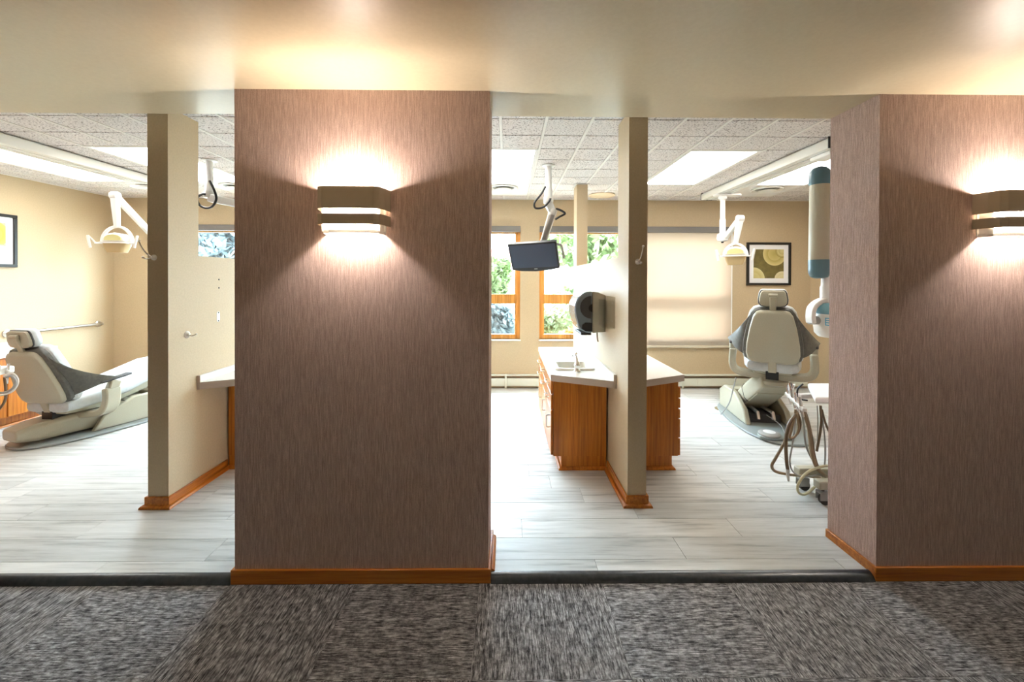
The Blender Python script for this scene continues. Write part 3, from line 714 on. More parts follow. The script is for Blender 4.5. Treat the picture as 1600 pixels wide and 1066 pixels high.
# ------------------------------------------------------------------ pictures, grab rail
def picture(lab, plane, a0, a1, z0, z1, pos, artmat, fr_=.03, matw=.062):
    ctr = ((a0+a1)/2, pos, z0) if plane == 'back' else (pos, (a0+a1)/2, z0)
    t = thing('framed_picture', lab, 'picture', ctr, group='square framed abstract prints')
    fn = (lambda u, v, w_: Vector((u, pos-w_, v))) if plane == 'back' else (lambda u, v, w_: Vector((pos+w_, u, v)))
    R = lambda a, b, c, d: [(a, c), (b, c), (b, d), (a, d)]
    for q in (R(a0, a1, z0, z0+fr_), R(a0, a1, z1-fr_, z1), R(a0, a0+fr_, z0+fr_, z1-fr_), R(a1-fr_, a1, z0+fr_, z1-fr_)):
        ob('frame_rail', MB().prism(q, fn, .001, .028), 'frame', t, bev=.003)
    i = fr_+matw
    ob('mat_board', MB().prism(R(a0+fr_, a1-fr_, z0+fr_, z1-fr_), fn, .001, .012), 'mat', t)
    ob('print', MB().prism(R(a0+i, a1-i, z0+i, z1-i), fn, .012, .014), artmat, t)
ol, ol2, dk = (.36,.28,.06), (.55,.47,.20), (.15,.12,.035)
c0 = (3.4515, YB, 1.385)
def rel(x, z): return (x-c0[0], -.014, z-c0[2])
artR = art('olive stones print', [(rel(3.53, 1.80), .155, (.40,.32,.09), (.60,.50,.22)), (rel(3.63, 1.84), .09, (.62,.54,.26), (.30,.23,.05)), (rel(3.25, 1.47), .15, (.50,.42,.16), (.62,.56,.28)), (rel(3.63, 1.47), .10, (.58,.52,.28), (.66,.6,.36))], dk)
picture('abstract olive print in black frame above the right dental chair', 'back', 3.159, 3.744, 1.385, 1.951, YB, artR)
artL = art('yellow leaf print', [((.014, .10, .33), .13, (.62,.52,.06), (.42,.38,.12)), ((.014, .17, .12), .11, (.80,.80,.70), (.30,.33,.22))], (.50,.48,.30))
picture('abstract yellow print in black frame on the cream side wall', 'left', 3.752, 4.338, 1.559, 2.099, XL, artL)
gr = thing('grab_rail', 'long nickel grab rail on the cream side wall', 'rail', (XL, 4.7, .88))
ob('rail', MB().tube([(XL+.06, 4.22, .88), (XL+.06, 5.20, .88)], .016, 12), 'steel', gr)
for yy in (4.26, 5.20):
    ob('flange', MB().lathe([(.04, .001), (.04, .008), (.032, .012), (.018, .014), (.016, .06)], (XL, yy, .88), (1,0,0), 18), 'steel', gr)

# ------------------------------------------------------------------ ceiling tracks and operatory lights
def track(x0, x1, ya, yb, lab):
    t = thing('ceiling_track', lab, 'track', ((x0+x1)/2, (ya+yb)/2, CEIL), group='ceiling tracks for the operatory lights')
    z1, z0 = CEIL-.001, CEIL-.085; m = (x0+x1)/2
    ob('side_rail', MB().box(x0, x0+.06, ya, yb, z0, z1-.012), 'offwhite', t, bev=.003)
    ob('side_rail', MB().box(x1-.06, x1, ya, yb, z0, z1-.012), 'offwhite', t, bev=.003)
    ob('mount_spacer', MB().box(x0+.03, x1-.03, ya, yb, z1-.012, z1), 'offwhite', t)
    ob('channel', MB().box(x0+.06, x1-.06, ya+.01, yb-.01, z0+.05, z1-.012), 'hosegrey', t)
    ob('cover_strip', MB().box(x0+.074, x1-.074, ya+.01, yb-.01, z0+.001, z0+.010), 'offwhite', t)
    for yy in (ya, yb): ob('end_cap', MB().box(x0-.002, x1+.002, yy-.006 if yy == ya else yy, yy if yy == ya else yy+.006, z0-.002, z1), 'darkgrey', t)
    ob('junction_box', MB().box(x0+.04, x1-.03, ya+.03, ya+.24, z0-.035, z0-.001), 'white', t, bev=.008)
track(2.355, 2.545, 3.0, 4.98, 'long white light track above the right dental chair')
track(-3.85, -3.655, 2.62, 4.55, 'long white light track above the left dental chair')
def op_light(lab, hub, elbow, head, trolley, yawd=0, hw=.15):
    hub, elbow, head, trolley = map(Vector, (hub, elbow, head, trolley))
    t = thing('operatory_light', lab, 'dental light', (hub.x, hub.y, CEIL-.088), group='ceiling mounted operatory lights')
    tz = CEIL-.087
    ob('trolley', MB().prism(rrect(.30, .11, .04, 4, hub.x+trolley.x, hub.y), XY(0), tz-.022, tz), 'white', t, bev=.005)
    ob('ceiling_pole', MB().lathe([(.045, 0), (.045, -.03), (.026, -.045), (.026, -.25), (.032, -.27), (.032, hub.z-tz+.03)], (hub.x, hub.y, tz-.022)), 'white', t)
    hb_ = ob('hub', MB().lathe([(.03, .06), (.055, .045), (.062, .0), (.052, -.03), (.02, -.04)], hub), 'white', t)
    ob('hub_cap', MB().lathe([(.013, -.04), (.013, -.055)], hub), 'black', hb_)
    ob('lower_arm', MB().bar(hub+Vector((.02,-.03,.01)), elbow, .045, .055, w2=.04, h2=.06), 'white', t, bev=.008)
    ob('elbow_joint', MB().cyl(elbow-Vector((.032,0,0)), elbow+Vector((.032,0,0)), .038, 20), 'white', t, bev=.006)
    top = head+Vector((0, .0, hw*.95))
    ob('drop_arm', MB().bar(elbow-Vector((0,.002,0)), top, .062, .05, (0,1,0), .040, .04), 'white', t, bev=.008)
    R_ = Matrix.Translation(head) @ Matrix.Rotation(math.radians(yawd), 4, 'Z')
    arc = [Vector((math.cos(a)*hw*.86, 0, math.sin(a)*hw)) for a in [math.radians(v) for v in range(-4, 185, 12)]]
    ob('yoke', MB().sweep(arc, .028, .022, (0,1,0)).xf(R_), 'white', t, bev=.004)
    hd = ob('head', MB().prism([(-.105,.0), (-.10,.05), (-.06,.085), (0,.095), (.06,.085), (.10,.05), (.105,.0)], XZ(0), -.05, .05).xf(R_), 'offwhite', t, bev=.02, seg=3)
    ob('reflector', MB().loft([[Vector((u*s_, v_*s_, z)) for u, v_ in rrect(.20, .12, .03)] for s_, z in ((1, -.002), (.95, -.03), (.72, -.09), (.66, -.095))]).xf(R_), 'amber', hd)
    ob('lens_rim', MB().sweep([Vector((u, v_, -.002)) for u, v_ in rrect(.22, .14, .03)+[rrect(.22, .14, .03)[0]]], .012, .02, (0,0,1)).xf(R_), 'white', hd)
    ob('dome_window', MB().prism([(-.075,.02), (-.07,.05), (-.04,.07), (0,.076), (.04,.07), (.07,.05), (.075,.02)], XZ(0), -.056, -.05).xf(R_), M['_dome'], hd)
    ob('cross_bar', MB().tube([(-hw*1.15, -.02, -.004), (hw*1.15, -.02, -.004)], .008, 8).xf(R_), 'white', t)
    for s_ in (-1, 1):
        ob('handle', MB().tube(smooth_path([(s_*hw*1.12, -.02, -.004), (s_*hw*1.25, -.03, .03), (s_*hw*1.38, -.05, .065)], 3)+[], .007, 8)
           .tube(smooth_path([(s_*hw*1.38, -.05, .065), (s_*hw*1.30, -.055, .01), (s_*hw*1.22, -.055, -.05)], 3), .011, 8).xf(R_), 'offwhite', t)
M['_dome'] = newmat('yellowish dome', (.66,.62,.30), .25)
op_light('white operatory light hanging over the left dental chair', (-3.70, 4.36, 1.86), (-3.735, 3.95, 2.235), (-3.715, 3.95, 1.785), (-.09,0,0), 5, .155)
op_light('white operatory light hanging before the cream roller shade', (2.43, 4.62, 1.925), (2.40, 4.22, 2.085), (2.355, 4.22, 1.70), (.05,0,0), -32, .125)

# ------------------------------------------------------------------ ceiling monitors
def monitor(lab, fl_, z_pole, el1, el2, ctr, R3, U3, size, cables):
    fl_ = Vector(fl_); el1 = Vector(el1); el2 = Vector(el2); ctr = Vector(ctr)
    t = thing('ceiling_monitor', lab, 'monitor', (fl_.x, fl_.y, CEIL), group='monitors on ceiling arms')
    ob('flange', MB().lathe([(.06, 0), (.062, -.008), (.05, -.014), (.034, -.016)], (fl_.x, fl_.y, CEIL-.001)), 'white', t)
    ob('pole', MB().lathe([(.030, 0), (.030, -(CEIL-z_pole)+.10), (.036, -(CEIL-z_pole)+.09), (.036, -(CEIL-z_pole))], (fl_.x, fl_.y, CEIL-.012)), 'white', t)
    ob('pole_collar', MB().lathe([(.042, 0), (.046, .015), (.046, .05), (.042, .06)], (fl_.x, fl_.y, z_pole-.05)), 'offwhite', t)
    j = Vector((fl_.x, fl_.y, z_pole-.045))
    ob('upper_arm', MB().bar(j, el1, .075, .075, (0,1,0), .065, .065), 'white', t, bev=.012)
    ob('elbow_joint', MB().lathe([(.038, -.03), (.04, -.02), (.04, .02), (.038, .03)], el1, (el2-el1)), 'offwhite', t)
    ob('lower_arm', MB().bar(el1, el2, .072, .055, (0,1,0), .062, .05), 'offwhite', t, bev=.010)
    ob('arm_channel', MB().bar(el1+Vector((0,-.032,-.03)), el2+Vector((0,-.03,.02)), .03, .006, (0,1,0)), 'steel', t)
    Rv = Vector(R3).normalized(); Uv = Vector(U3); Uv = (Uv-Rv*Uv.dot(Rv)).normalized(); Nv = Rv.cross(Uv)   # Nv faces the viewer side
    W, H = size; fn = lambda u, v, w_: ctr+Rv*u+Uv*v+Nv*w_
    hs = ob('housing', MB().prism([(-W/2, H/2), (W/2, H/2), (W/2, -H/2+.01), (W*.3, -H/2-.006), (0, -H/2-.014), (-W*.3, -H/2-.006), (-W/2, -H/2+.01)], fn, -.05, 0), 'black', t, bev=.006)
    ob('screen', MB().prism([(-W/2+.013, H/2-.014), (W/2-.013, H/2-.014), (W/2-.013, -H/2+.03), (-W/2+.013, -H/2+.03)], fn, .0, .002), 'screen', hs)
    ob('maker_mark', MB().prism([(-.012, -H/2+.012), (.018, -H/2+.012), (.018, -H/2+.017), (-.012, -H/2+.017)], fn, .0, .0015), 'steel', hs)
    ob('rear_mount', MB().prism(rrect(.12, .12, .02), fn, -.10, -.05), 'darkgrey', hs)
    ob('mount_link', MB().bar(el2, fn(0, 0, -.09), .05, .05), 'offwhite', t, bev=.006)
    ob('grab_handle', MB().tube(smooth_path([fn(W/2-.01, H/2-.04, -.03), fn(W/2+.035, H/2-.045, -.02), fn(W/2+.045, H/2-.09, -.015), fn(W/2+.05, -H*.12, -.01)], 4), .011, 10), 'hosegrey', t)
    for c in cables: ob('cable', MB().tube(smooth_path(c, 6), .010, 8), 'black', t)
    return t
P = Vector((.375, 3.796, 2.2))
monitor('dark flat monitor on a ceiling arm before the window', P, 2.20, (.415, 3.80, 2.075), (.335, 3.86, 1.80), (.238, 3.76, 1.655), (.43, -.13, .018), (0, -.15, .235), (.45, .28),
    [[P+Vector(q) for q in ((-.03,-.035,.10), (-.07,-.05,.03), (-.13,-.05,-.05), (-.12,-.05,-.10), (-.05,-.05,-.09), (.0,-.05,-.04), (.015,-.045,-.01))],
     [P+Vector(q) for q in ((.07,-.02,-.10), (.11,-.03,-.115), (.15,-.03,-.145), (.10,-.04,-.175), (.06,-.035,-.20))]])
P = Vector((-2.664, 3.70, 2.21))
monitor('white ceiling arm with looped black cable above the left partition', P, 2.215, (-2.25, 3.74, 2.085), (-2.24, 3.80, 1.98), (-2.18, 3.72, 1.87), (.42, .08, .0), (0, -.12, .235), (.435, .265),
    [[P+Vector(q) for q in ((.03,-.04,.10), (.075,-.05,.02), (.095,-.05,-.06), (.06,-.05,-.125), (.0,-.05,-.14), (-.055,-.05,-.11), (-.07,-.05,-.05), (-.03,-.05,-.02), (.0,-.045,-.02))]])

# ------------------------------------------------------------------ dental chairs
def dental_chair(lab, loc, rz, base_rz, lift, recl):
    t = thing('dental_chair', lab, 'dental chair', loc, rz, group='reclining dental chairs')
    L = dict(local=True); dz = lift
    Rb = Matrix.Rotation(base_rz-rz, 4, 'Z')
    # ---- base (turned separately)
    ol_ = []
    for k in range(40):
        a = 2*PI*k/40; c, s_ = math.cos(a), math.sin(a)
        ol_.append((.31*math.copysign(abs(c)**.75, c), .22+.64*math.copysign(abs(s_)**.8, s_)))
    ob('base_plate', MB().prism(ol_, XY(0), .001, .022).xf(Rb), 'plate', t, bev=.008, **L)
    sideprof = [(.02, .022), (.72, .022), (.72, .20), (.60, .27), (.34, .27), (.10, .15)]
    for s_ in (-1, 1):
        ob('base_side', MB().prism(sideprof, lambda u, v, w_: Vector((s_*(.165+w_*.05), u, v)), 0, 1).xf(Rb), 'beige', t, bev=.012, **L)
    ob('base_end', MB().box(-.165, .165, .56, .72, .022, .24).xf(Rb), 'beige', t, bev=.02, **L)
    ob('pump_block', MB().box(-.14, .14, .12, .52, .022, .10).xf(Rb), 'darkgrey', t, **L)
    for s_ in (-1, 1): ob('piston', MB().tube([(s_*.07, .10, .06), (s_*.07, .12, .12), (s_*.05, .45, .13)], .018, 8).xf(Rb), 'steel', t, **L)
    # lift arm: from rear pivot up to the turntable
    LA = .56; zt = .125+dz; zf = .14; hy = math.sqrt(max(.04, LA*LA-(zt-zf)**2)); foot = Vector((0, hy, zf)); topp = Vector((0, 0, zt))
    d = (topp-foot).normalized(); u_ = Vector((1,0,0)); nz = u_.cross(d)*-1
    if nz.z < 0: nz = -nz
    ext = .42 if lift < .1 else .07
    secs = [(0, .15, .07), (.12, .155, .085), (LA*.6, .15, .09), (LA, .145, .085), (LA+ext*.7, .13, .075), (LA+ext, .11, .045)]
    rings = []
    for a, hw, hh in secs:
        c = foot+d*a; rings.append([c+u_*x*hw+nz*z*hh for x, z in ((-1,-.6),(-.85,-1),(.85,-1),(1,-.6),(1,.6),(.8,1),(-.8,1),(-1,.6))])
    arm = ob('lift_arm', MB().loft(rings).xf(Rb), 'beige', t, bev=.01, **L)
    ob('arm_seam', MB().loft([[foot+d*a+u_*x*.156+nz*z*.092 for x, z in ((-1,-.6),(-.85,-1),(.85,-1),(1,-.6),(1,.6),(.8,1),(-.8,1),(-1,.6))] for a in (LA*.45, LA*.45+.004)]).xf(Rb), 'darkgrey', arm, **L)
    if lift > .1:
        c0_ = foot+d*.05-nz*.092; c1_ = foot+d*LA*.86-nz*.088
        ob('arm_underside', MB().obox((c0_+c1_)/2, (u_, d, nz), (.12, (c1_-c0_).length/2, .006)).xf(Rb), 'beige', arm, bev=.004, **L)
    ob('turntable', MB().lathe([(.10, .10+dz), (.13, .115+dz), (.13, .145+dz), (.10, .175+dz)], (0,0,0)), 'beige', t, bev=.004, **L)
    # ---- yoke carrying the arm rests
    half = [(.325, .02, .42), (.33, .02, .34), (.33, .01, .27), (.305, .0, .22), (.25, -.01, .198), (.12, -.02, .19), (0, -.02, .188)]
    yk = [Vector((-x, y, z+dz)) for x, y, z in half]+[Vector((x, y, z+dz)) for x, y, z in half[-2::-1]]
    ob('yoke', MB().sweep(smooth_path(yk, 3), .13, .06, (0,1,0)), 'beige', t, bev=.012, **L)
    for s_ in (-1, 1):
        ob('arm_post', MB().bar((s_*.327, .02, .40+dz), (s_*.335, .05, .485+dz), .055, .09, (0,1,0), .045, .10), 'beige', t, bev=.012, **L)
        ob('armrest', MB().sweep([Vector((s_*x, y, z+dz)) for x, y, z in ((.325, -.08, .485), (.335, .02, .50), (.34, .12, .51), (.335, .16, .515), (.325, .19, .512))], .055, .022, (1,0,0)), 'darkgrey', t, bev=.008, **L)
    # ---- seat
    def sec(y, hw, zt_, th, k=10):
        o = []
        for i in range(24):
            a = 2*PI*i/24; c, s2 = math.cos(a), math.sin(a)
            o.append(Vector((hw*math.copysign(abs(c)**.45, c), y, zt_-th/2+dz+th/2*math.copysign(abs(s2)**.55, s2))))
        return o
    ob('seat_cushion', MB().loft([sec(*q) for q in ((-.235,.16,.335,.05),(-.22,.20,.355,.10),(-.12,.225,.385,.13),(.05,.235,.415,.15),(.30,.24,.445,.15),(.55,.235,.50,.13),(.75,.225,.545,.10),(.95,.205,.545,.085),(1.12,.185,.52,.075),(1.20,.15,.505,.055),(1.22,.11,.498,.03))]), 'greyvinyl', t, **L)
    ob('seat_pan', MB().loft([[Vector((x*hw, y, z+dz)) for x, z in ((-1, z1_), (1, z1_), (.9, z0_), (-.9, z0_))] for y, hw, z1_, z0_ in ((-.20,.16,.27,.235),(.1,.20,.28,.215),(.5,.20,.37,.29),(.9,.17,.455,.42),(1.1,.14,.45,.43))]), 'beige', t, bev=.01, **L)
    # ---- back
    cr, sr = math.cos(recl), math.sin(recl); hz = Vector((0, -.215, .345+dz))
    B = lambda u, v, w_: hz+Vector((u, -v*sr+w_*cr, v*cr+w_*sr))
    sh = [(-.095,.50), (-.125,.487), (-.15,.45), (-.18,.33), (-.203,.18), (-.207,.09), (-.195,.035), (-.165,.008), (-.11,0)]
    full_ = sh+[(-u, v) for u, v in sh[::-1]]
    ob('back_shell', MB().loft([[B(u*s_, .25+(v-.25)*s_, w_) for u, v in full_] for s_, w_ in ((.90, -.042), (.965, -.036), (1, -.022), (1, .0))]), 'beige', t, **L)
    ob('back_edge', MB().loft([[B(u*su, .255+(v-.25)*sv, w_) for u, v in full_] for su, sv, w_ in ((1.02, 1.0, -.004), (1.12, 1.03, .01), (1.14, 1.035, .03), (1.12, 1.03, .045))]), 'sling', t, **L)
    ob('back_cushion', MB().loft([[B(u*su, .25+(v-.25)*sv, w_) for u, v in full_] for su, sv, w_ in ((1.10, 1.03, .04), (1.18, 1.07, .055), (1.18, 1.08, .085), (1.08, 1.02, .115), (.7, .75, .128))]), 'greyvinyl', t, **L)
    for s_ in (-1, 1): ob('bolt', MB().lathe([(.007, 0), (.006, .003), (.002, .004)], B(s_*.147, .075, -.036), B(0,0,-1)-B(0,0,0), 10), 'darkgrey', t, **L)
    ob('back_bracket', MB().obox(B(0, -.03, -.02), (B(1,0,0)-B(0,0,0), B(0,1,0)-B(0,0,0), B(0,0,1)-B(0,0,0)), (.032, .055, .02)), 'beige', t, bev=.006, **L)
    ob('hinge_dark_box', MB().box(-.05, .05, -.225, -.08, .19+dz, .27+dz), 'black', t, **L)  # plain black box in the gap below the back bracket
    # ---- slings from shoulder to arm rest
    for s_ in (-1, 1):
        A_, C_ = [], []
        N = 8
        for k in range(N+1):
            q = k/N; u = .15+.07*q**.8; v = .47-.42*q
            A_.append(B(s_*u, v, .03-.0*q))
            s0 = B(s_*.155, .475, .02); tip = Vector((s_*.375, .03, .515+dz)); mid = B(s_*.27, .29, .0)
            C_.append(s0*(1-q)**2+mid*2*q*(1-q)+tip*q*q)
        rows = []
        for a_, c_ in zip(A_, C_):
            rows.append([a_.lerp(c_, g/4)+Vector((0, -.05*math.sin(PI*g/4)*(a_-c_).length/.25, -.015*math.sin(PI*g/4))) for g in range(5)])
        mb = MB(); th = Vector((0, .008, .004)); vs = [p for r_ in rows for p in r_]; n5 = 5; m_ = len(vs); fs = []
        for i in range(N):
            for g in range(4):
                q = (i*n5+g, i*n5+g+1, (i+1)*n5+g+1, (i+1)*n5+g); fs.append(q); fs.append(tuple(x+m_ for x in q[::-1]))
        edge = [g for g in range(5)]+[(i*n5+4) for i in range(1, N+1)]+[N*n5+g for g in range(3, -1, -1)]+[i*n5 for i in range(N-1, 0, -1)]
        for a_, b_ in zip(edge, edge[1:]+edge[:1]): fs.append((a_, b_, b_+m_, a_+m_))
        mb.add(vs+[p+th for p in vs], fs); ob('arm_sling', mb, 'sling', t, **L)
    # ---- headrest
    tl = recl*.55
    hc = B(0, .60, .03); HS = .92; ch, sh_ = math.cos(tl), math.sin(tl)
    Hh = lambda u, v, w_: hc+Vector((u*HS, -v*HS*sh_+w_*ch, v*HS*ch+w_*sh_))

    ho = [(-.085,.082), (-.10,.074), (-.112,.05), (-.122,-.01), (-.118,-.05), (-.10,-.072), (-.06,-.082)]; ho = ho+[(-u, v) for u, v in ho[::-1]]
    ob('headrest_pad', MB().loft([[Hh(u*s_, v*s_, w_) for u, v in ho] for s_, w_ in ((.98, -.006), (1.04, .004), (1.04, .03), (.95, .055), (.65, .068))]), 'greyvinyl', t, **L)
    ob('headrest_back', MB().loft([[Hh(u*s_, v*s_, w_) for u, v in ho] for s_, w_ in ((.78, -.034), (.90, -.030), (.95, -.012))]), 'beige', t, **L)
    ob('headrest_edge', MB().loft([[Hh(u*s_, v*s_, w_) for u, v in ho] for s_, w_ in ((.99, -.014), (1.02, -.010), (1.0, -.003))]), 'darkgrey', t, **L)
    ob('headrest_post', MB().bar(B(0, .42, -.005), Hh(0, .02, -.045), .05, .022, (0,1,0)), 'beige', t, bev=.006, **L)
    ob('headrest_knob', MB().cyl(Hh(-.038, .035, -.05), Hh(.038, .035, -.05), .016, 12), 'beige', t, bev=.004, **L)
    return t, Rb
PHR, PHL = math.radians(-32), math.radians(-5)
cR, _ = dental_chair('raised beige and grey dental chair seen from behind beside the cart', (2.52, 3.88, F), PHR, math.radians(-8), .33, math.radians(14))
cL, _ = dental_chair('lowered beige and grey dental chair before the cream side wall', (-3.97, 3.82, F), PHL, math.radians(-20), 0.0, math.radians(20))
# power cords on the chairs
ob('power_cord', MB().tube(smooth_path([Vector((-.30, .05, .45)), Vector((-.325, .06, .33)), Vector((-.36, .08, .18)), Vector((-.42, .12, .06)), Vector((-.44, .14, .03))], 5), .006, 8), 'hosegrey', cR, local=True)
ob('fluid_hose', MB().tube(smooth_path([(.24, .62, .34), (.30, .58, .30), (.31, .45, .16), (.25, .30, .07), (.16, .25, .05)], 5), .011, 8), 'hosegrey', cL, local=True)
# foot pedal
fp = thing('foot_pedal', 'grey round foot pedal lying on the right chair base', 'foot pedal', (2.36, 3.62, F+.022))
ob('pedal_body', MB().prism([(2.24, 3.60), (2.26, 3.68), (2.34, 3.72), (2.42, 3.70), (2.56, 3.60), (2.50, 3.56), (2.40, 3.545), (2.30, 3.55)], XY(0), F+.023, F+.045), 'plate', fp, bev=.008)
ob('pedal_disc', MB().lathe([(.085, 0), (.09, .012), (.08, .022), (.05, .026), (.0, .027)], (2.34, 3.63, F+.045)), 'hosegrey', fp)
ob('pedal_mark', MB().lathe([(.05, 0), (.05, .003)], (2.34, 3.63, F+.069)), 'white', fp)
ob('pedal_cord', MB().tube(smooth_path([(2.50, 3.60, F+.04), (2.54, 3.72, F+.03), (2.58, 3.85, F+.06), (2.55, 4.0, F+.10)], 4), .005, 6), 'hosegrey', fp)
# round floor cover
fc = thing('floor_cover', 'round brass floor outlet cover behind the right chair base', 'floor cover', (2.385, 4.50, F))
ob('disc', MB().lathe([(.085, .001), (.085, .006), (.07, .009), (0, .009)], (2.385, 4.50, F)), 'brass', fc)
ob('plug', MB().lathe([(.04, 0), (.04, .003), (0, .004)], (2.385, 4.50, F+.009), n=16), 'brass', fc)

# ------------------------------------------------------------------ x-ray unit
xx, xy = 2.235, 2.92
xr = thing('xray_unit', 'tall beige and teal x-ray arm beside the right wallpapered wall', 'x-ray unit', (2.6, YJ, 1.9))
ob('wall_plate', MB().box(2.75, 2.98, YJ+.001, YJ+.07, 1.75, 2.2), 'beige', xr, bev=.01)
ob('wall_arm', MB().bar((2.865, YJ+.07, 2.12), (2.865, 2.86, 2.12), .08, .09).bar((2.90, 2.90, 2.12), (xx+.06, xy, 2.15), .08, .09), 'beige', xr, bev=.01)
ob('top_cap', MB().lathe([(.064, 2.13), (.068, 2.14), (.068, 2.20), (.060, 2.232), (.042, 2.252), (.015, 2.262), (0, 2.263)], (xx, xy, 0)), 'teal', xr)
ob('column', MB().lathe([(.066, 1.595), (.064, 1.86), (.062, 2.13)], (xx, xy, 0)), 'beige', xr)
ob('lower_cap', MB().lathe([(.030, 1.462), (.052, 1.47), (.064, 1.495), (.067, 1.52), (.067, 1.595)], (xx, xy, 0)), 'teal', xr)
ob('neck', MB().lathe([(.040, 1.25), (.040, 1.40), (.034, 1.41), (.034, 1.475)], (xx+.055, xy, 0)), 'white', xr)
hx = xx+.12
ob('yoke', MB().sweep(smooth_path([(hx+.06, xy, 1.315), (hx-.04, xy, 1.315), (hx-.12, xy, 1.295), (hx-.17, xy, 1.25), (hx-.18, xy, 1.19), (hx-.175, xy, 1.14)], 4), .07, .03, (0,1,0)), 'offwhite', xr, bev=.006)
ob('yoke_pivot', MB().cyl((hx-.19, xy, 1.16), (hx-.10, xy, 1.16), .03, 16), 'hosegrey', xr, bev=.004)
hdx = ob('tube_head', MB().lathe([(.10, 1.04), (.125, 1.07), (.132, 1.13), (.132, 1.21), (.125, 1.245)], (hx, xy, 0), n=28), 'offwhite', xr, bev=.006)
ob('head_ring', MB().lathe([(.126, 1.20), (.136, 1.215), (.136, 1.262), (.125, 1.285), (.085, 1.29), (.07, 1.275), (.07, 1.24)], (hx, xy, 0), n=28), 'paleteal', xr)
ob('head_port', MB().lathe([(.068, 1.262), (.068, 1.276), (.03, 1.282), (0, 1.283)], (hx, xy, 0)), 'offwhite', xr)
# printed sticker on the head, slightly proud of the curved shell
def curved(a0, a1, z0, z1, r):
    vs = []; n_ = 6
    for k in range(n_+1):
        a = math.radians(a0+(a1-a0)*k/n_)
        for rr in (r, r+.0015):
            for z in (z0, z1): vs.append((hx+math.cos(a)*rr, xy+math.sin(a)*rr, z))
    return MB().loft([[Vector(vs[4*k+i]) for i in (0, 1, 3, 2)] for k in range(n_+1)])
lbl = ob('sticker', curved(206, 246, 1.13, 1.185, .1325), 'labelblue', xr, label='blue and white printed sticker')
for k in range(3): ob('sticker_line', curved(209, 222, 1.137+.016*k, 1.146+.016*k, .134), 'white', lbl)
ob('sticker_panel', curved(226, 241, 1.14, 1.165, .134), 'white', lbl)

# ------------------------------------------------------------------ delivery carts
def cart(lab, loc, rz, mirror=1):
    t = thing('delivery_cart', lab, 'dental cart', loc, rz, group='dental delivery carts'); L = dict(local=True)
    k = mirror
    ob('post', MB().lathe([(.045, .10), (.04, .14), (.035, .62), (.05, .66)], (0,0,0)), 'beige', t, **L)
    ob('cart_body', MB().box(-.10, .20, -.14, .16, .40, .66), 'offwhite', t, bev=.02, **L)
    tr = [(-.46, -.19), (-.24, .17), (.25, .17), (.25, -.19)]
    ob('tray', MB().loft([[Vector((u*s_+.0, v*s_, z)) for u, v in tr] for s_, z in ((.96, .668), (1, .676), (1, .70), (.97, .706))]), 'white', t, bev=.004, **L)
    ob('tray_dish', MB().lathe([(.07, 0), (.075, .008), (.06, .006), (0, .004)], (-.13, .0, .707)), 'hosegrey', t, **L)
    hub_ = ob('base_hub', MB().lathe([(.09, .10), (.11, .11), (.10, .17), (.05, .18)], (0,0,0)), 'beige', t, **L)
    for ey in (.085, -.095):
        ob('base_leg', MB().box(-.375, .32, ey-.032, ey+.032, .105, .158), 'beige', t, bev=.008, **L)
        for ex in (-.335, .29):
            cs = ob('caster', MB().cyl((ex+.012, ey-.013, .036), (ex+.012, ey+.013, .036), .035, 18).cyl((ex, ey, .05), (ex, ey, .108), .010, 8), 'darkgrey', t, bev=.003, **L)
            ob('caster_fork', MB().box(ex-.03, ex+.035, ey-.024, ey-.017, .034, .086).box(ex-.03, ex+.035, ey+.017, ey+.024, .034, .086).box(ex-.03, ex+.035, ey-.024, ey+.024, .076, .09), 'hosegrey', cs, bev=.004, **L)
    # handpiece rack at the left of the tray
    ob('rack_arm', MB().bar((-.24, .0, .67), (-.40, .03, .655), .04, .03), 'white', t, bev=.006, **L)
    ob('rack_bar', MB().bar((-.385, .17, .635), (-.455, -.10, .60), .03, .022), 'offwhite', t, bev=.006, **L)
    for q in range(4):
        c = Vector((-.39-.018*q, .14-.065*q, .628-.008*q))
        ob('holder_clip', MB().lathe([(.017, -.012), (.019, .0), (.017, .012)], c, (-.2, 0, 1), 12), 'white', t, **L)
        mt = 'steel' if q % 2 else 'chrome'
        h_ = ob('handpiece', MB().tube([c+Vector((.012, 0, -.06)), c+Vector((.0, 0, -.01)), c+Vector((-.008, 0, .03)), c+Vector((-.014, 0, .07))], [.007, .009, .010, .007], 10), mt, t, **L)
        if q == 1: ob('cup', MB().lathe([(.010, .06), (.012, .075), (.019, .095), (.019, .11)], c+Vector((-.01, 0, 0)), n=12), 'chrome', h_, **L)
    return t
ct = cart('white dental cart with hanging hoses beside the right chair', (2.335, 2.665, F), 0)
def hoses(t, specs):
    o = Vector(t.location)
    for pts, r, mt in specs: ob('hose', MB().tube(smooth_path([Vector(p)-o for p in pts], 5), r, 8), mt, t, local=True)
H = lambda *ps: [at(x, y, Y) for x, y, Y in ps]
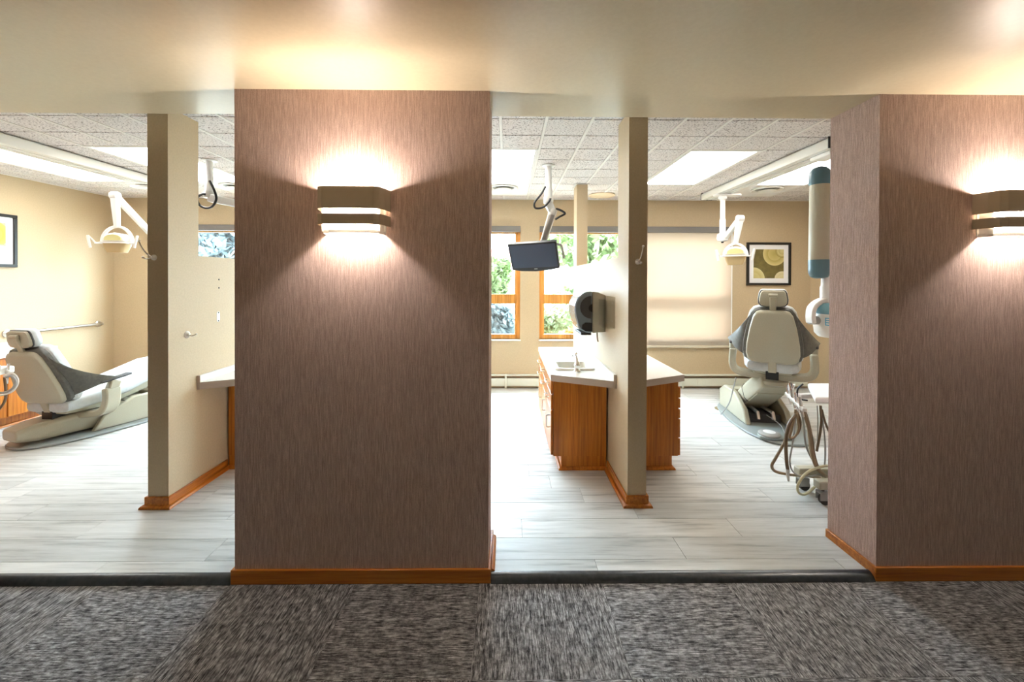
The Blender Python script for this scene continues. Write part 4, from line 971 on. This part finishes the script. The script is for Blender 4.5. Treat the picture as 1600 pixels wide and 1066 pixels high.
hoses(ct, [
 (H((1243,648,2.62),(1232,665,2.60),(1228,690,2.58),(1229,720,2.57),(1231,735,2.57)), .010, 'hosedark'),
 (H((1246,640,2.70),(1236,660,2.66),(1226,690,2.62),(1212,716,2.60),(1206,728,2.60),(1212,737,2.62),(1235,742,2.66),(1262,744,2.72),(1285,748,2.80)), .009, 'hose'),
 (H((1247,632,2.74),(1256,645,2.72),(1264,670,2.70),(1268,705,2.68),(1276,730,2.68),(1290,744,2.72),(1302,752,2.80)), .012, 'hose'),
 (H((1248,630,2.76),(1259,648,2.74),(1267,680,2.72),(1272,712,2.70),(1280,735,2.72),(1296,757,2.80)), .010, 'hosedark'),
 (H((1246,634,2.80),(1254,650,2.78),(1258,690,2.76),(1266,712,2.74),(1274,725,2.76)), .007, 'hosegrey'),
 (H((1243,640,2.66),(1238,668,2.64),(1234,684,2.64),(1242,682,2.65),(1248,670,2.66),(1245,645,2.68)), .007, 'hose'),
 (H((1245,642,2.72),(1251,660,2.70),(1247,676,2.70),(1238,684,2.70)), .007, 'hosedark'),
 (H((1244,645,2.70),(1239,690,2.66),(1234,722,2.64),(1242,740,2.64),(1262,745,2.68),(1290,738,2.74)), .005, 'hosegrey'),
 (H((1302,728,2.70),(1285,729,2.66),(1262,738,2.64),(1248,755,2.62),(1247,768,2.62),(1256,773,2.64),(1270,764,2.68),(1290,742,2.74)), .008, 'hoseyel'),
 (H((1282,634,2.70),(1283,665,2.70),(1276,705,2.72)), .008, 'hosedark'),
 (H((1277,634,2.80),(1278,660,2.80),(1277,690,2.80)), .004, 'hosegrey'),
 (H((1284,640,2.74),(1290,662,2.74),(1300,684,2.74)), .007, 'hosedark'),
 (H((1285,655,2.76),(1289,690,2.76),(1288,730,2.76),(1280,742,2.76)), .005, 'hosegrey'),
 (H((1255,600,3.0),(1247,607,3.02),(1246,617,3.02),(1252,624,3.0),(1262,626,2.98)), .006, 'black')])
ob('suction_tip', MB().tube(H((1231,733,2.57),(1231,742,2.57),(1232,752,2.57)), [.011, .010, .006], 10), 'steel', ct, local=False)
du = thing('handpiece_arm', 'white handpiece holder on an arm with coiled hoses beside the left chair', 'dental arm', (-4.86, 2.86, .742), group='dental delivery units')
ob('arm_base', MB().lathe([(.08, 0), (.08, .02), (.04, .03), (.035, .10), (.03, .11)], (-4.86, 2.86, .742)), 'white', du)
ob('swing_arm', MB().bar((-4.86, 2.86, .84), (-4.3, 2.98, .82), .06, .05).bar((-4.3, 2.98, .82), (-3.84, 3.06, .78), .05, .045, w2=.045, h2=.04), 'white', du, bev=.008)
ob('holder_block', MB().obox((-3.79, 3.06, .755), ((1,.2,0), (0,1,0), (0,0,1)), (.05, .09, .028)), 'white', du, bev=.012)
for q in range(3):
    c = Vector((-3.745, 3.0+.055*q, .745))
    hp = ob('handpiece', MB().tube([c+Vector((.0, 0, -.09)), c+Vector((0, 0, -.03)), c+Vector((.005, 0, .03)), c+Vector((.012, 0, .06))], [.007, .010, .010, .007], 10), 'steel' if q % 2 else 'chrome', du)
    ob('holder_clip', MB().lathe([(.016, -.012), (.019, 0), (.016, .012)], c, (0,0,1), 12), 'offwhite', du)
for pts, r, mt in ((H((8,590,3.0),(18,588,3.02),(24,596,3.03),(20,607,3.03),(6,614,3.03),(-14,612,3.04)), .008, 'hosegrey'),
                   (H((6,588,3.05),(20,584,3.06),(28,596,3.07),(20,611,3.07),(0,618,3.07),(-16,615,3.08)), .007, 'offwhite'),
                   (H((7,590,3.1),(9,610,3.1),(7,628,3.1),(-8,648,3.1)), .008, 'hosedark')):
    ob('hose', MB().tube(smooth_path(pts, 5), r, 8), mt, du)

# ------------------------------------------------------------------ outdoors
st('ground', MB().box(-30, 30, YB+.3, 45, -.6, -.3), 'asphalt', 'sunlit pale paving outside the windows', 'paving')
st('ground_front_added', MB().box(-30, 30, -30, -2.5, -.6, -.3), 'asphalt', 'unseen paving added on the corridor side to block sky light from below', 'paving')  # unseen slab, added to keep sky light from coming in from below
def foliage(n, c, rad, sz, seed, flat=.8):
    rnd = random.Random(seed); mb = MB(); c = Vector(c)
    lobes = [(Vector((rnd.uniform(-.6,.6)*rad, rnd.uniform(-.5,.5)*rad, rnd.uniform(-.6,.7)*rad*flat)), rad*rnd.uniform(.32,.58)) for _ in range(9)]
    for _ in range(n):
        lo, lr = rnd.choice(lobes); d = Vector((rnd.gauss(0,1), rnd.gauss(0,1), rnd.gauss(0,1))).normalized()
        p = c+lo+d*lr*rnd.uniform(.55, 1.05)**.6
        a = Vector((rnd.gauss(0,1), rnd.gauss(0,1), rnd.gauss(0,1))).normalized(); b = a.orthogonal().normalized(); b = Matrix.Rotation(rnd.uniform(0, 6.3), 3, a) @ b
        s_ = sz*rnd.uniform(.6, 1.3); e = a.cross(b)*s_*.06
        mb.add([p-b*s_, p+a*s_*.45+e, p+b*s_, p-a*s_*.45+e], [(0,1,2,3)])
    return mb
def tree(name, lab, x, y, h, rad, mat, seed, n=2600, sz=.13, trunk=.10, group='trees outside the windows', cat='tree'):
    t = thing(name, lab, cat, (x, y, -.3), group=group)
    rnd = random.Random(seed)
    pts = smooth_path([(x, y, -.3), (x+rnd.uniform(-.1,.1), y, h*.3), (x+rnd.uniform(-.2,.2), y, h*.65), (x+rnd.uniform(-.3,.3), y, h+rad*.4)], 4)
    ob('trunk', MB().tube(pts, [trunk*(1-.75*k/(len(pts)-1)) for k in range(len(pts))], 8), 'bark', t)
    for q in range(4):
        a = q*1.7+seed; ob('branch', MB().tube([(x, y, h*.62), (x+math.cos(a)*rad*.4, y+math.sin(a)*rad*.4, h*.85), (x+math.cos(a)*rad*.7, y+math.sin(a)*rad*.6, h+rad*.2)], [trunk*.5, trunk*.3, trunk*.12], 6), 'bark', t)
    f = ob('foliage', foliage(n, (x, y, h), rad, sz, seed), mat, t, kind='stuff')
tree('tree', 'leafy green tree outside behind the low wall end post', 2.3, 11.0, 2.7, 1.6, 'leaf', 3, 4200)
tree('tree', 'tall pale green tree outside behind the roller shade', 5.8, 13.5, 2.6, 1.9, 'leaf2', 5, 4200)
tree('tree', 'green tree outside low in the monitor window', -.55, 14.5, 1.6, 1.15, 'leaf', 9, 3000)
tree('tree', 'bluish green tree outside beyond the left bay window', -8.9, 12.0, 2.5, 2.0, 'leaf3', 11, 5200, .17)
tree('tree', 'yellow green tree outside beyond the left bay window', -5.2, 12.5, 2.6, 1.6, 'leaf2', 13, 3200, .15)
tree('tree', 'slim green tree outside behind the sink window', 1.35, 15.5, 2.9, .95, 'leaf', 17, 2000)
def shrub(lab, x, y, h, rad, mat, seed, n=2000):
    t = thing('shrub', lab, 'shrub', (x, y, -.3), group='shrubs outside the windows')
    for q in range(3): ob('stem', MB().tube([(x, y, -.3), (x+.15*(q-1), y, h*.6)], [.03, .012], 6), 'bark', t)
    ob('foliage', foliage(n, (x, y, h), rad, .075, seed, .6), mat, t, kind='stuff')
shrub('pale blue shrub outside under the monitor window', -.15, 7.4, .55, .62, 'leaf3', 21)
shrub('green shrub outside left of the towel dispenser', .78, 8.3, .55, .62, 'leaf2', 23)
shrub('mixed green shrub outside behind the sink', 1.75, 9.9, .75, .75, 'leaf', 25)
shrub('autumn coloured shrub outside under the window sill', 1.14, 6.7, .36, .30, 'leaf4', 27)
shrub('bushy shrub outside behind the roller shade', 3.3, 7.5, .8, .7, 'leaf2', 29)
hs = thing('house', 'pale neighbouring house with a low red roof across the paving', 'house', (1.6, 24, -.3))
ob('walls', MB().box(-1, 9, 22, 28, -.3, 2.2), 'siding', hs)
ob('roof', MB().loft([[Vector((x, 21.5, 2.2)), Vector((x, 28.5, 2.2)), Vector((x, 25, 3.4))] for x in (-1.4, 9.4)]), 'roofred', hs)
for x in (.3, 2.6, 5.2):
    wd = ob('house_window', MB().box(x, x+.9, 21.93, 22, .7, 1.7), 'white', hs); ob('pane', MB().box(x+.08, x+.82, 21.90, 21.93, .78, 1.62), 'darkgrey', wd)
